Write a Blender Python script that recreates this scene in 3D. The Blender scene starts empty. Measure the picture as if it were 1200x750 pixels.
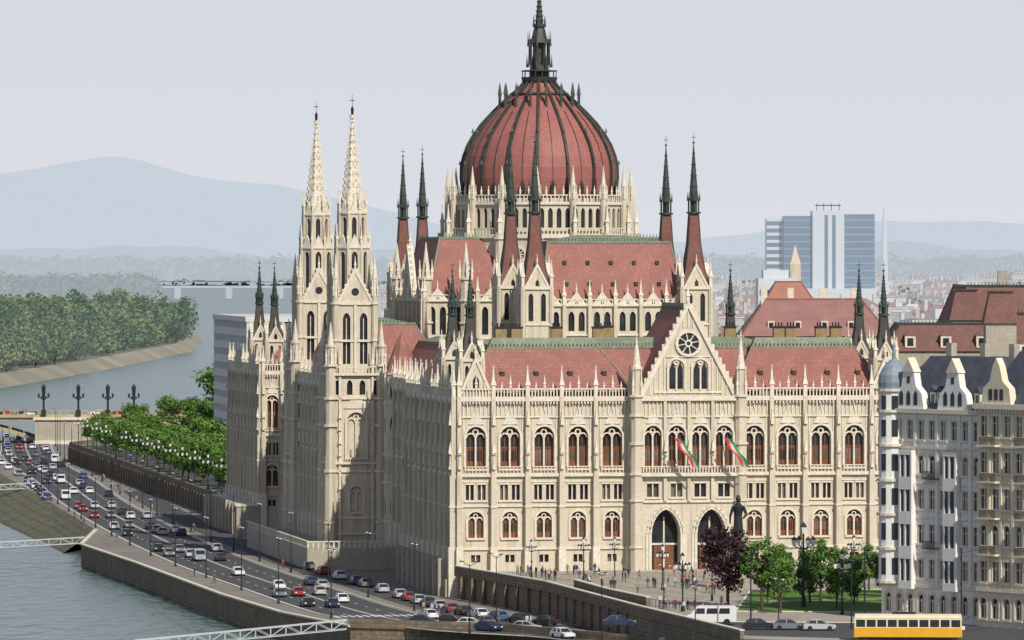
import bpy, math, random
from mathutils import Vector, Matrix, noise
R=random.Random(7)
RC=random.Random(21)
pi=math.pi
scene=bpy.context.scene
COL=scene.collection
HAZE=(.60,.665,.75,1)
# ---------------------------------------------------------------- materials
def mat(name,col,rough=.8,var=.15,scale=.5,streak=0,rows=0,metal=0,bump=0,spec=.3,col2=None,fine=0,haze=0):
    m=bpy.data.materials.new(name); m.use_nodes=True
    nt=m.node_tree; N=nt.nodes; L=nt.links
    b=N['Principled BSDF']; b.inputs['Roughness'].default_value=rough
    b.inputs['Metallic'].default_value=metal
    b.inputs['Specular IOR Level'].default_value=spec
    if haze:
        e=N.new('ShaderNodeEmission'); e.inputs[0].default_value=HAZE; e.inputs[1].default_value=1  # distance haze put into the material itself: surface emits an even airlight colour
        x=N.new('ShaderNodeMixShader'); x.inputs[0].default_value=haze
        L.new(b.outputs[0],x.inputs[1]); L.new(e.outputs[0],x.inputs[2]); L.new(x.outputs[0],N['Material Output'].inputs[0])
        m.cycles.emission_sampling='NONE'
    c=(col[0],col[1],col[2],1)
    if var==0: b.inputs['Base Color'].default_value=c; return m
    tc=N.new('ShaderNodeTexCoord')
    def nz(sc,mp=None,det=4):
        n=N.new('ShaderNodeTexNoise'); n.inputs['Scale'].default_value=sc; n.inputs['Detail'].default_value=det
        if mp:
            q=N.new('ShaderNodeMapping'); q.inputs['Scale'].default_value=mp
            L.new(tc.outputs['Object'],q.inputs['Vector']); L.new(q.outputs['Vector'],n.inputs['Vector'])
        else: L.new(tc.outputs['Object'],n.inputs['Vector'])
        return n.outputs['Fac']
    def mix(fac,a,bb,typ='MIX'):
        x=N.new('ShaderNodeMix'); x.data_type='RGBA'; x.blend_type=typ
        if isinstance(fac,float): x.inputs[0].default_value=fac
        else: L.new(fac,x.inputs[0])
        for i,val in ((6,a),(7,bb)):
            if isinstance(val,tuple): x.inputs[i].default_value=val
            else: L.new(val,x.inputs[i])
        return x.outputs[2]
    def ramp(f,a,bb):
        r=N.new('ShaderNodeMapRange'); r.inputs[1].default_value=a; r.inputs[2].default_value=bb; L.new(f,r.inputs[0]); return r.outputs[0]
    k=1-var
    d=(c[0]*k,c[1]*k,c[2]*k,1) if col2 is None else (col2[0],col2[1],col2[2],1)
    out=mix(ramp(nz(scale),.35,.65),c,d)
    if fine: 
        out=mix(ramp(nz(fine,None,2),.4,.65),out,(c[0]*(1-var*1.3),c[1]*(1-var*1.3),c[2]*(1-var*1.3),1))
    if streak:
        out=mix(ramp(nz(1.0,(1.4,1.4,.1)),.5,.75),out,(c[0]*(1-streak),c[1]*(1-streak),c[2]*(1-streak*1.05),1))
    if rows:
        w=N.new('ShaderNodeTexWave'); w.bands_direction='Z'; w.inputs['Scale'].default_value=rows; w.inputs['Distortion'].default_value=.6
        L.new(tc.outputs['Object'],w.inputs['Vector'])
        out=mix(ramp(w.outputs['Fac'],0,.35),mix(.28,out,(0.01,0.01,0.01,1)),out)
    L.new(out,b.inputs['Base Color'])
    if bump:
        bp=N.new('ShaderNodeBump'); bp.inputs['Strength'].default_value=bump; bp.inputs['Distance'].default_value=.1
        L.new(nz(max(scale*6,3)),bp.inputs['Height']); L.new(bp.outputs[0],b.inputs['Normal'])
    return m
STONE=mat('limestone',(.60,.53,.42),.85,.14,.25,streak=.40,fine=2.5,bump=.3)
STONE2=mat('limestone_old',(.42,.38,.31),.9,.2,.3,streak=.3,fine=2)
TRIM=mat('limestone_trim',(.72,.655,.54),.85,.2,1.2,fine=4)
ROOF=mat('red_roof_tiles',(.36,.155,.13),.75,.25,.35,rows=1.0,streak=.3,fine=3)
DOMER=mat('dome_red',(.37,.135,.12),.6,.22,.4,rows=.8,streak=.25,fine=3)
COPPER=mat('copper_green',(.24,.28,.20),.7,.3,.6,fine=3)
SPIREG=mat('dark_patina',(.045,.065,.055),.6,.4,1.0)
RIB=mat('rib_metal',(.05,.055,.045),.5,.4,1.0)
GLASS=mat('window_glass',(.03,.033,.04),.15,.5,.6,spec=.5)
CURT=mat('window_curtain',(.16,.14,.12),.4,.3,.9,spec=.5)
BLIND=mat('window_blind',(.09,.07,.055),.4,.3,.9,spec=.5)
WOOD=mat('brown_joinery',(.22,.08,.04),.6,.35,.8)
DARK=mat('dark_iron',(.02,.022,.024),.5,0)
ASPH=mat('asphalt',(.085,.085,.09),.9,.3,.15,fine=1)
PAVE=mat('paving',(.38,.34,.28),.9,.22,.12,fine=1.2)
PAVE2=mat('quay_paving',(.25,.23,.20),.9,.25,.12,fine=1)
WALLS=mat('quay_stone',(.26,.205,.145),.9,.35,.3,streak=.35,rows=.55,fine=1.5)
WHITEP=mat('road_paint',(.7,.7,.68),.7,0)
GRASS=mat('lawn_grass',(.10,.21,.025),.9,.3,.4,fine=3)
BANK=mat('stone_bank',(.16,.155,.095),.9,.4,.2,fine=1.2,rows=.4)
LAND=mat('land',(.16,.19,.15),.95,.3,.01)
BARK=mat('bark',(.09,.065,.045),.9,.3,2)
LEAF=[mat('leaf_a',(.075,.165,.022),.7,.25,.8),mat('leaf_b',(.04,.10,.018),.7,.25,.8),mat('leaf_c',(.115,.215,.035),.7,.25,.8)]
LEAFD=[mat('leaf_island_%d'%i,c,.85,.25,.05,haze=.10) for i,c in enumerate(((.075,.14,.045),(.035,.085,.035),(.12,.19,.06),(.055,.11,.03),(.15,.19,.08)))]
LEAFP=[mat('leaf_purple_a',(.045,.018,.028),.7,.3,.8),mat('leaf_purple_b',(.025,.012,.018),.7,.3,.8),mat('leaf_purple_c',(.075,.035,.045),.7,.3,.8)]
# ---------------------------------------------------------------- builder
class MB:
    def __init__(s,*mats):
        s.v=[];s.f=[];s.mi=[];s.mats=list(mats);s.cur=0;s.F=(0,0,1,0)
    def use(s,m):
        if m not in s.mats: s.mats.append(m)
        s.cur=s.mats.index(m); return s
    def fr(s,ox,oy,tx,ty): s.F=(ox,oy,tx,ty)
    def P(s,a,d,z):
        ox,oy,tx,ty=s.F
        return (ox+tx*a+ty*d, oy+ty*a-tx*d, z)
    def face(s,pts):
        n=len(s.v); s.v.extend(pts); s.f.append(tuple(range(n,n+len(pts)))); s.mi.append(s.cur)
    def hexa(s,p):
        n=len(s.v); s.v.extend(p)
        for q in ((0,1,2,3),(7,6,5,4),(0,4,5,1),(1,5,6,2),(2,6,7,3),(3,7,4,0)):
            s.f.append(tuple(n+i for i in q)); s.mi.append(s.cur)
    def box(s,a0,a1,d0,d1,z0,z1):
        P=s.P
        s.hexa([P(a0,d0,z0),P(a1,d0,z0),P(a1,d1,z0),P(a0,d1,z0),P(a0,d0,z1),P(a1,d0,z1),P(a1,d1,z1),P(a0,d1,z1)])
    def bx(s,x0,x1,y0,y1,z0,z1):
        s.hexa([(x0,y0,z0),(x1,y0,z0),(x1,y1,z0),(x0,y1,z0),(x0,y0,z1),(x1,y0,z1),(x1,y1,z1),(x0,y1,z1)])
    def prism(s,poly,d0,d1):
        n=len(poly); P=s.P
        s.face([P(a,d1,z) for a,z in poly]); s.face([P(a,d0,z) for a,z in reversed(poly)])
        for i in range(n):
            a,b=poly[i],poly[(i+1)%n]
            s.face([P(a[0],d1,a[1]),P(a[0],d0,a[1]),P(b[0],d0,b[1]),P(b[0],d1,b[1])])
    def ngon(s,x,y,z0,z1,r0,r1,n=8,rot=None,cap=True):
        if rot is None: rot=pi/n
        b=len(s.v)
        for z,r in((z0,r0),(z1,r1)):
            for i in range(n):
                t=rot+2*pi*i/n; s.v.append((x+r*math.cos(t),y+r*math.sin(t),z))
        for i in range(n):
            j=(i+1)%n; s.f.append((b+i,b+j,b+n+j,b+n+i)); s.mi.append(s.cur)
        if cap:
            s.f.append(tuple(b+n+i for i in range(n))); s.mi.append(s.cur)
            s.f.append(tuple(b+i for i in reversed(range(n)))); s.mi.append(s.cur)
    def cone4(s,x,y,z0,z1,h0,h1=.02): s.ngon(x,y,z0,z1,h0*1.4142,h1*1.4142,4,pi/4)
    def limb(s,p,q,r0,r1,n=6):
        p=Vector(p);q=Vector(q); d=(q-p).normalized(); u=d.orthogonal().normalized(); w=d.cross(u); b=len(s.v)
        for c,r in((p,r0),(q,r1)):
            for i in range(n):
                t=2*pi*i/n; s.v.append(tuple(c+u*(r*math.cos(t))+w*(r*math.sin(t))))
        for i in range(n):
            j=(i+1)%n; s.f.append((b+i,b+j,b+n+j,b+n+i)); s.mi.append(s.cur)
        s.f.append(tuple(b+n+i for i in range(n))); s.mi.append(s.cur)
        s.f.append(tuple(b+i for i in reversed(range(n)))); s.mi.append(s.cur)
    def ring(s,ac,zc,r0,r1,d0,d1,a0=0,a1=pi,n=8):
        P=s.P
        for i in range(n):
            t=a0+(a1-a0)*i/n;u=a0+(a1-a0)*(i+1)/n
            q=[(ac+r*math.cos(x),zc+r*math.sin(x)) for r,x in((r0,t),(r1,t),(r1,u),(r0,u))]
            s.face([P(a,d1,z) for a,z in q])
            s.face([P(q[1][0],d0,q[1][1]),P(q[1][0],d1,q[1][1]),P(q[2][0],d1,q[2][1]),P(q[2][0],d0,q[2][1])])
            s.face([P(q[0][0],d0,q[0][1]),P(q[3][0],d0,q[3][1]),P(q[3][0],d1,q[3][1]),P(q[0][0],d1,q[0][1])])
    def cell(s,a0,a1,z0,z1,ac,w,zb,zt,kind='rect',dep=.7,wall=None,glass=None,wood=0,mull=1,hood=0):
        wall=wall or STONE
        if glass is None:
            q=RC.random(); glass=GLASS
            if mull and w<2.6: glass=CURT if q<.16 else BLIND if q<.34 else GLASS
        l=ac-w/2;r=ac+w/2; P=s.P; s.use(wall)
        s.box(a0,l,-dep,0,z0,z1); s.box(r,a1,-dep,0,z0,z1)
        if zb>z0+.01: s.box(l,r,-dep,0,z0,zb)
        if z1>zt+.01: s.box(l,r,-dep,0,zt,z1)
        zs=zt
        if kind!='rect':
            h=w/2 if kind=='round' else w*.85
            zs=zt-h; n=5
            for sg,cx in((-1,l),(1,r)):
                pts=[]
                for i in range(n+1):
                    if kind=='round':
                        t=pi/2*i/n; pts.append((ac+sg*w/2*math.cos(t),zs+w/2*math.sin(t)))
                    else:
                        t=i/n; pts.append((ac+sg*w/2*(1-t**1.7),zs+h*(1-(1-t)**1.5)))
                for i in range(n):
                    p,q=pts[i],pts[i+1]
                    s.face([P(cx,0,zt),P(p[0],0,p[1]),P(q[0],0,q[1])])
                    s.face([P(p[0],0,p[1]),P(p[0],-dep,p[1]),P(q[0],-dep,q[1]),P(q[0],0,q[1])])
        g=-dep*.85
        zw=zb+(zt-zb)*wood
        if wood:
            s.use(WOOD); s.face([P(l,g,zb),P(r,g,zb),P(r,g,zw),P(l,g,zw)])
            s.box(l,r,g,g+.1,zw-.1,zw+.1)
            s.use(RC.choice([GLASS,GLASS,BLIND,CURT]))
            for sg in(-1,1):
                c=ac+sg*w*.24; s.box(c-w*.13,c+w*.13,g,g+.03,zb+(zw-zb)*.35,zb+(zw-zb)*.88)
        s.use(glass); s.face([P(l,g,zw),P(r,g,zw),P(r,g,zt),P(l,g,zt)])
        s.use(TRIM)
        if mull:
            mw=.09 if w<2 else .13
            s.box(ac-mw,ac+mw,g,-.12,zb,zs)
            if kind!='rect' and w>1.8:
                rr=w/4
                for c in(ac-w/4,ac+w/4): s.ring(c,zs-.15,rr-.2,rr+.02,g,-.15,n=5)
                s.ring(ac,zs+w*.24,w*.10,w*.17,g,-.15,0,2*pi,8)
                s.use(WOOD)
                for c in(ac-w/4,ac+w/4): s.box(c-.06,c+.06,g,g+.12,zb,zs)
        if hood:
            s.use(TRIM)
            if kind=='round':
                s.ring(ac,zs,w/2+.05,w/2+.38,-.1,hood,n=8)
                for sg in(-1,1): 
                    x=ac+sg*(w/2+.22); s.box(x-.17,x+.17,-.1,hood,zb,zs)
            elif kind=='rect':
                s.box(l-.2,r+.2,-.1,hood,zt+.05,zt+.3)
            s.box(l-.3,r+.3,-.1,hood+.12,zb-.32,zb-.04)
    def pinn(s,x,y,z0,h,w,m=None,knob=True):
        s.use(m or TRIM)
        k=.42
        s.bx(x-w/2,x+w/2,y-w/2,y+w/2,z0,z0+h*k)
        s.cone4(x,y,z0+h*k*.86,z0+h*k*1.18,w*.74,w*.46)
        s.cone4(x,y,z0+h*k*1.12,z0+h,w*.42,.03)
        if knob: s.ngon(x,y,z0+h*.90,z0+h*.95,w*.26,w*.26,4,0)
    def obj(s,name,parent=None,loc=None,rot=0,smooth=False):
        me=bpy.data.meshes.new(name); me.from_pydata(s.v,[],s.f)
        for m in s.mats: me.materials.append(m)
        me.polygons.foreach_set('material_index',s.mi)
        if smooth: me.polygons.foreach_set('use_smooth',[True]*len(s.f))
        me.update()
        o=bpy.data.objects.new(name,me); COL.objects.link(o)
        if parent: o.parent=parent
        if loc: o.location=loc
        o.rotation_euler[2]=rot
        return o
    def mesh(s):
        o=s.obj('tmp'); me=o.data; bpy.data.objects.remove(o); return me
def empty(name,loc=(0,0,0),rot=0):
    e=bpy.data.objects.new(name,None); COL.objects.link(e); e.location=loc; e.rotation_euler[2]=rot; return e
def inst(me,name,loc,rot=0,sc=1):
    o=bpy.data.objects.new(name,me); COL.objects.link(o); o.location=loc; o.rotation_euler[2]=rot
    o.scale=(sc,sc,sc) if not isinstance(sc,tuple) else sc
    return o
# ================================================================ PARLIAMENT
PB=empty('parliament_building',(-8.8,953,0),math.radians(9.8))
W=72.8; CU=37.05
walls=MB(STONE,TRIM,GLASS,WOOD)
def bay(mb,a0,a1,zb=0,low=True,tw=3.1,lw=2.4):
    c=(a0+a1)/2
    if low:
        mb.cell(a0,a1,zb,3.6,c,1.5,1.4,2.6,'rect',mull=1)
        mb.cell(a0,a1,3.6,10.4,c,lw,5.3,9.4,'round',wood=.62,hood=.18)
    off=min(.95,(a1-a0)*.2)
    mb.cell(a0,c,10.4,15.2,c-off,off*1.35,11.3,13.7,'rect',wood=0.0,mull=1,hood=.12)
    mb.cell(c,a1,10.4,15.2,c+off,off*1.35,11.3,13.7,'rect',wood=0.0,mull=1,hood=.12)
    mb.cell(a0,a1,15.2,27,c,tw,16.3,22.9,'round',dep=.9,wood=.5,hood=.3)
    mb.use(TRIM)
    # blind panels beside windows
    for sg in(-1,1):
        x=c+sg*(tw/2+.42)
        if (a1-a0)/2-tw/2>.9:
            mb.box(x-.07,x+.07,-.05,.14,16.6,24.2)
    n=7
    for i in range(n):
        x=c-tw/2-.2+(tw+.4)*i/(n-1); mb.box(x-.07,x+.07,.2,.36,15.6,16.5)
    mb.box(c-tw/2-.35,c+tw/2+.35,.15,.42,16.5,16.65)
    mb.prism([(c-tw*.40,23.3),(c+tw*.40,23.3),(c,25.8)],-.05,.2)
    mb.box(c-.1,c+.1,-.05,.24,25.5,26.6)
    n=max(3,int((a1-a0)/.62))
    for i in range(n+1):
        x=a0+(a1-a0)*i/n
        mb.box(x-.09,x+.09,-.05,.2,24.7,26.5)
    for i in range(n):
        x=a0+(a1-a0)*(i+.5)/n; mb.ring(x,26.35,.14,.3,-.05,.17,n=4)
    n=max(5,int((a1-a0)/.5))
    for i in range(n):
        x=a0+(a1-a0)*(i+.5)/n; mb.box(x-.1,x+.1,.35,.55,27.7,28.8)
        mb.box(x-.13,x+.13,.2,.62,26.55,26.95)
    p=mb.P(c,.45,0); mb.pinn(p[0],p[1],28.9,2.2,.34)
    for k in(.25,.75):
        p=mb.P(a0+(a1-a0)*k,.45,0); mb.pinn(p[0],p[1],28.9,1.2,.24,knob=False)
def buttress(mb,a,zb=0,w=.42,ztop=27.7,ph=5.0):
    mb.use(TRIM)
    mb.box(a-w-.14,a+w+.14,-.1,1.35,zb,3.9)
    mb.use(STONE)
    mb.box(a-w,a+w,-.1,1.12,3.9,15.2)
    mb.box(a-w*.8,a+w*.8,-.1,.85,15.2,ztop)
    mb.use(TRIM)
    mb.box(a-w-.1,a+w+.1,-.1,1.25,10.1,10.45)
    p=mb.P(a,.98,0)
    mb.box(a-.25,a+.25,.8,1.25,16.2,16.6)
    mb.ngon(p[0],p[1],16.6,18.0,.24,.16,6); mb.ngon(p[0],p[1],18.0,18.35,.14,.1,6)
    mb.cone4(p[0],p[1],18.8,20.6,.34,.03)
    mb.box(a-.33,a+.33,.7,1.2,18.55,18.85)
    mb.cone4(p[0],p[1],23.2,25.6,.28,.03)
    p=mb.P(a,.45,0); mb.pinn(p[0],p[1],ztop,ph,w*1.45)
def facade(mb,ox,oy,tx,ty,edges,zb=0,low=True,tw=3.1,b0=True,b1=True):
    mb.fr(ox,oy,tx,ty)
    for i in range(len(edges)-1): bay(mb,edges[i],edges[i+1],zb,low,tw)
    for i,e in enumerate(edges):
        if (i==0 and not b0) or (i==len(edges)-1 and not b1): continue
        buttress(mb,e,zb)
    a,b=edges[0],edges[-1]
    mb.use(TRIM)
    for z0,z1,d in((3.4,3.75,.28),(10.2,10.5,.24),(15.0,15.55,.48),(24.35,24.65,.26),(26.95,27.7,.7),(28.8,29.02,.62),(14.1,14.3,.14),(10.9,11.05,.12)):
        dd=-.1 if z1<28 else .3
        mb.box(a,b,dd,d,z0,z1)
    if zb<0:
        mb.use(STONE); mb.box(a,b,-.1,.5,zb,.6)
L_ed=[.35+5.5*i for i in range(6)]
R_ed=[45.5+5.45*i for i in range(6)]
facade(walls,0,0,1,0,L_ed)
facade(walls,0,0,1,0,R_ed)
walls.use(STONE)
walls.bx(0,.35,0,.8,-4,27); walls.bx(27.85,28.7,0.02,.8,0,27.3)
NU=-2.2
facade(walls,0,48,0,-1,[48*i/9 for i in range(10)],zb=-4)
facade(walls,5,106,0,-1,[58*i/10 for i in range(11)],zb=-4)
facade(walls,-4,152.5,0,-1,[37*i/7 for i in range(8)],zb=-4)
facade(walls,5,220,0,-1,[58*i/10 for i in range(11)],zb=-4)
facade(walls,NU,268,0,-1,[48*i/9 for i in range(10)],zb=-4)
facade(walls,NU,220,1,0,[0,3.6,7.2],zb=-4,tw=2.4)
facade(walls,W,0,0,1,[48*i/9 for i in range(10)],zb=0)
walls.use(STONE)
for b in((1,W-1,1,16,-4,27.4),(1,16,16,47.5,-4,27.4),(W-16,W-1,16,47.5,-1,27.4),(6,20,47,107,-4,27.4),
         (-3,20,107,161,-4,27.4),(6,20,160,221,-4,27.4),(NU+1,20,221,268,-4,27.4),(54,W-6,47,222,-1,27.4),(20,W-.8,222,267,-1,27.4)):
    walls.bx(*b)
g0,g1=28.6,45.5
walls.fr(0,-2.2,1,0)
for a0,a1,ac in((g0,CU,33.35),(CU,g1,40.75)):
    walls.cell(a0,a1,0,11,ac,4.5,0.02,9.7,'pt',dep=2.0,mull=0)
    walls.use(TRIM)
    for k,dd in((0,.35),(.45,.2)):
        zs=9.7-4.5*.85
        for sg in(-1,1):
            x=ac+sg*(2.55+k); walls.box(x-.2,x+.2,-.1,dd,0,zs)
            pts=[]
            for i in range(7):
                t=i/6; pts.append((ac+sg*(2.35+k)*(1-t**1.7),zs+(3.85+k)*(1-(1-t)**1.5)))
            for i in range(6):
                p,q=pts[i],pts[i+1]
                walls.prism([p,q,(q[0],q[1]+.42),(p[0]+sg*.35,p[1]+.1)],-.1,dd)
    walls.use(WOOD); walls.box(ac-1.6,ac+1.6,-1.68,-1.6,0,4.0)
    walls.use(TRIM); walls.box(ac-.12,ac+.12,-1.7,-1.5,0,8.5); walls.box(ac-2.2,ac+2.2,-1.7,-1.5,4.0,4.3)
ge=[g0+.75+3.85*i for i in range(5)]
for i in range(4):
    a0,a1=ge[i],ge[i+1]; c=(a0+a1)/2
    walls.cell(a0,a1,11,15.2,c,1.9,11.7,13.8,'rect',hood=.12)
    walls.cell(a0,a1,15.2,27,c,2.65,16.3,23,'round',dep=.9,wood=.5,hood=.3)
    walls.use(TRIM)
    walls.prism([(c-1.1,23.4),(c+1.1,23.4),(c,25.9)],-.05,.2)
    for k in range(7):
        x=a0+3.85*k/6; walls.box(x-.09,x+.09,-.05,.2,24.7,26.9)
    for k in range(8):
        x=a0+3.85*(k+.5)/8; walls.box(x-.09,x+.09,.75,.9,15.6,16.5)
for a in ge[1:4]:
    walls.use(STONE); walls.box(a-.25,a+.25,-.1,.5,11,27)
    walls.use(TRIM); p=walls.P(a,.75,0); walls.ngon(p[0],p[1],17,18.6,.22,.15,6); walls.cone4(p[0],p[1],19,21,.3)
walls.use(STONE)
walls.box(g0,ge[0],-.7,0,11,27); walls.box(ge[4],g1,-.7,0,11,27)
walls.box(g0,g0+.7,-2.2,-.7,0,27); walls.box(g1-.7,g1,-2.2,-.7,0,27)
walls.box(g0+.72,g1-.72,-2.15,-.95,11.1,27.2)
walls.use(TRIM)
for z0,z1,d in((10.8,11.2,.3),(15.0,15.55,.95),(16.5,16.65,.92),(24.35,24.65,.26),(27,27.8,.6)):
    walls.box(g0,g1,-.05 if z0<16 or z0>17 else .7,d,z0,z1)
zg=27.8; ap=42.2; hw=7.6
walls.use(STONE)
walls.prism([(CU-hw,zg),(CU+hw,zg),(CU+.1,ap),(CU-.1,ap)],-1.2,-.25)
walls.use(TRIM)
for sg in(-1,1):
    walls.prism([(CU+sg*(hw+.6),zg),(CU+sg*(hw-.35),zg),(CU,ap-.5),(CU,ap+.7)],-1.35,.1)
    for i in range(1,14):
        t=i/14; x=CU+sg*(hw+.55)*(1-t); z=zg+(ap+.7-zg)*t
        walls.box(x-.17,x+.17,-.6,-.1,z-.1,z+.65)
p=walls.P(CU,-.5,0); walls.pinn(p[0],p[1],ap+.3,3.2,.5)
for c in(CU-1.95,CU+1.95):
    walls.use(GLASS)
    for cc in (c-.62,c+.62):
        walls.prism([(cc-.48,28.9),(cc+.48,28.9),(cc+.48,32.0),(cc,33.2),(cc-.48,32.0)],-.3,-.2)
    walls.use(TRIM)
    walls.ring(c,32.3,1.25,1.6,-.3,.05,n=8)
    for x in(c-1.4,c,c+1.4): walls.box(x-.13,x+.13,-.3,.02,28.6,32.4)
    walls.ring(c,33.0,.22,.42,-.3,0,0,2*pi,8)
walls.use(GLASS); walls.prism([(CU+1.75*math.cos(2*pi*i/16),36.1+1.75*math.sin(2*pi*i/16)) for i in range(16)],-.3,-.19)
walls.use(TRIM); walls.ring(CU,36.1,1.7,2.15,-.3,.1,0,2*pi,18); walls.ring(CU,36.1,.35,.6,-.3,0,0,2*pi,10)
for i in range(8):
    t=2*pi*i/8+.2; walls.prism([(CU+r*math.cos(t+e),36.1+r*math.sin(t+e)) for r,e in((.5,-.14),(1.75,-.045),(1.75,.045),(.5,.14))],-.3,-.05)
for i in range(-9,10):
    x=CU+i*.78
    zt=zg+(ap-zg)*(1-abs(i*.78)/hw)-1.0
    if zt>28.6: 
        if abs(i*.78)>3.9: walls.box(x-.08,x+.08,-.3,-.1,27.9,zt)
    if 39.2<zt: walls.box(x-.08,x+.08,-.3,-.1,38.6,zt)
walls.box(CU-5.6,CU+5.6,-.3,-.02,28.2,28.5)
walls.box(CU-3.6,CU+3.6,-.3,-.05,34.0-.1,34.05)
for a in(g0,g1):
    p=walls.P(a,.1,0)
    walls.use(STONE); walls.ngon(p[0],p[1],0,27.8,1.05,.95,8)
    walls.use(TRIM)
    for z in(3.6,11,15.2,20,24.5,27.6): walls.ngon(p[0],p[1],z,z+.35,1.25,1.25,8)
    walls.use(STONE); walls.ngon(p[0],p[1],27.9,32,.75,.75,8)
    for i in range(4):
        t=pi/4+i*pi/2; walls.pinn(p[0]+.95*math.cos(t),p[1]+.95*math.sin(t),27.9,4.3,.3)
    walls.use(TRIM); walls.ngon(p[0],p[1],32,32.4,.95,.95,8); walls.ngon(p[0],p[1],32.4,37.3,.7,.05,8)
for a in(3.1,W-3.1):
    walls.fr(0,0,1,0); walls.use(STONE)
    walls.prism([(a-2.5,27.7),(a+2.5,27.7),(a,33.6)],-.6,.2)
    walls.use(TRIM)
    for sg in(-1,1): walls.prism([(a+sg*2.9,27.7),(a+sg*2.4,27.7),(a,33.2),(a,34.2)],-.7,.4)
    walls.use(GLASS); walls.prism([(a-.5,28.8),(a+.5,28.8),(a+.5,30.3),(a,31.2),(a-.5,30.3)],.2,.24)
    p=walls.P(a,0,0); walls.pinn(p[0],p[1],33.8,2.2,.3)
walls.obj('walls',PB)
# ---------------------------------------------------------- roofs
roofs=MB(ROOF,COPPER)
def hip(mb,u0,u1,v0,v1,z0,z1,iu,iv,z2=None,mt=None,crest=True,cap=None,trimm=None):
    a=[(u0,v0,z0),(u1,v0,z0),(u1,v1,z0),(u0,v1,z0)]
    b=[(u0+iu,v0+iv,z1),(u1-iu,v0+iv,z1),(u1-iu,v1-iv,z1),(u0+iu,v1-iv,z1)]
    mb.use(mt or ROOF)
    for i in range(4): mb.face([a[i],a[(i+1)%4],b[(i+1)%4],b[i]])
    mb.use(cap or COPPER)
    if z2:
        w=min(abs(b[1][0]-b[0][0]),abs(b[2][1]-b[1][1]))/2-.4
        c=[(b[0][0]+w,b[0][1]+w,z2),(b[1][0]-w,b[1][1]+w,z2),(b[2][0]-w,b[2][1]-w,z2),(b[3][0]+w,b[3][1]-w,z2)]
        for i in range(4): mb.face([b[i],b[(i+1)%4],c[(i+1)%4],c[i]])
        mb.face(c)
    else: mb.face(b)
    mb.use(trimm or COPPER)
    mb.bx(b[0][0]-.15,b[1][0]+.15,b[0][1]-.2,b[0][1]+.05,z1-.15,z1+.25)
    mb.bx(b[0][0]-.2,b[0][0]+.05,b[0][1]+.05,b[3][1],z1-.15,z1+.25)
    for i in range(4): mb.limb(a[i],b[i],.16,.16,4)
    if crest:
        mb.use(SPIREG); n=int((b[1][0]-b[0][0])/.6)
        for i in range(n+1):
            x=b[0][0]+(b[1][0]-b[0][0])*i/max(n,1); mb.bx(x-.06,x+.06,b[0][1]-.1,b[0][1],z1+.25,z1+.7)
hip(roofs,2,29,.9,17,28.4,35.3,4.5,7,36.9)
hip(roofs,45,W-2,.9,17,28.4,35.3,4.5,7,36.9)
hip(roofs,20,54,6,22,28.4,35.3,1,4,36.9)
hip(roofs,.9,15.5,17,48,28.4,35.2,4.5,3,36.5)
hip(roofs,W-15,W-.9,17,48,28.4,35.2,4.5,3,36.5)
hip(roofs,6,20,48.5,105,28.4,35,4,3,36)
hip(roofs,6,20,163,219,28.4,35,4,3,36)
hip(roofs,NU+.9,15,220.9,267,28.4,35.2,4.5,3,36.5)
hip(roofs,-3.5,16,107,161,28.4,38,5,6,39)
hip(roofs,54,66,48,222,28.4,35,4,3,36)
hip(roofs,20,W,222,267,28.4,35.2,4.5,5,36.5)
roofs.use(COPPER); roofs.bx(18,56,22,61,27,33.5); roofs.bx(16,58,85,118,27,34.5)
roofs.use(ROOF)
roofs.face([(CU-7.4,-1.2,28),(CU,-1.2,41.6),(CU,20,41.6),(CU-7.4,20,28)]); roofs.face([(CU+7.4,-1.2,28),(CU,-1.2,41.6),(CU,20,41.6),(CU+7.4,20,28)])
roofs.use(STONE); roofs.face([(CU-7.4,20,28),(CU+7.4,20,28),(CU,20,41.6)])
roofs.use(SPIREG); roofs.bx(CU-.12,CU+.12,-1.2,20,41.5,41.9)
for i in range(30): roofs.bx(CU-.07,CU+.07,-1+i*.7,-.8+i*.7,41.9,42.5)
for v0 in(61,183):
    hip(roofs,CU-12.6,CU+12.6,v0,v0+24,42.6,52.3,2.0,5,53.6)
hip(roofs,14,60.2,117,151,42.8,53.2,3,6,54.3)
for a in(8,13.5,19,24.5,50,55.5,61,66):
    roofs.use(RIB)
    z=31.0; v=.9+7*(z-28.4)/6.9
    roofs.bx(a-.35,a+.35,v-.25,v+.9,z-.05,z+.65); roofs.use(ROOF)
    roofs.face([(a-.5,v-.35,z+.6),(a+.5,v-.35,z+.6),(a,v+.9,z+1.35)])
for a in(CU-8,CU-4,CU,CU+4,CU+8):
    for z in(45,48.6):
        roofs.use(RIB); v=61+5*(z-42.6)/9.7; roofs.bx(a-.3,a+.3,v-.3,v+.7,z,z+.6)
chim=mat('chimney_render',(.30,.22,.11),.9,.3,1)
for a,v in((10,17),(12.6,17),(19.3,18),(26,17),(48,18),(56,17.5),(58,17.5),(63,17.5),(65.5,17.5),(30,30),(45,33)):
    roofs.use(chim); roofs.bx(a-.9,a+.9,v-.5,v+.5,34,38.3); roofs.use(DARK); roofs.bx(a-1.0,a+1.0,v-.6,v+.6,38.3,38.6)
    for k in(-.5,0,.5): roofs.ngon(a+k,v,38.6,39.2,.14,.12,6)
roofs.obj('roofs',PB)
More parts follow.
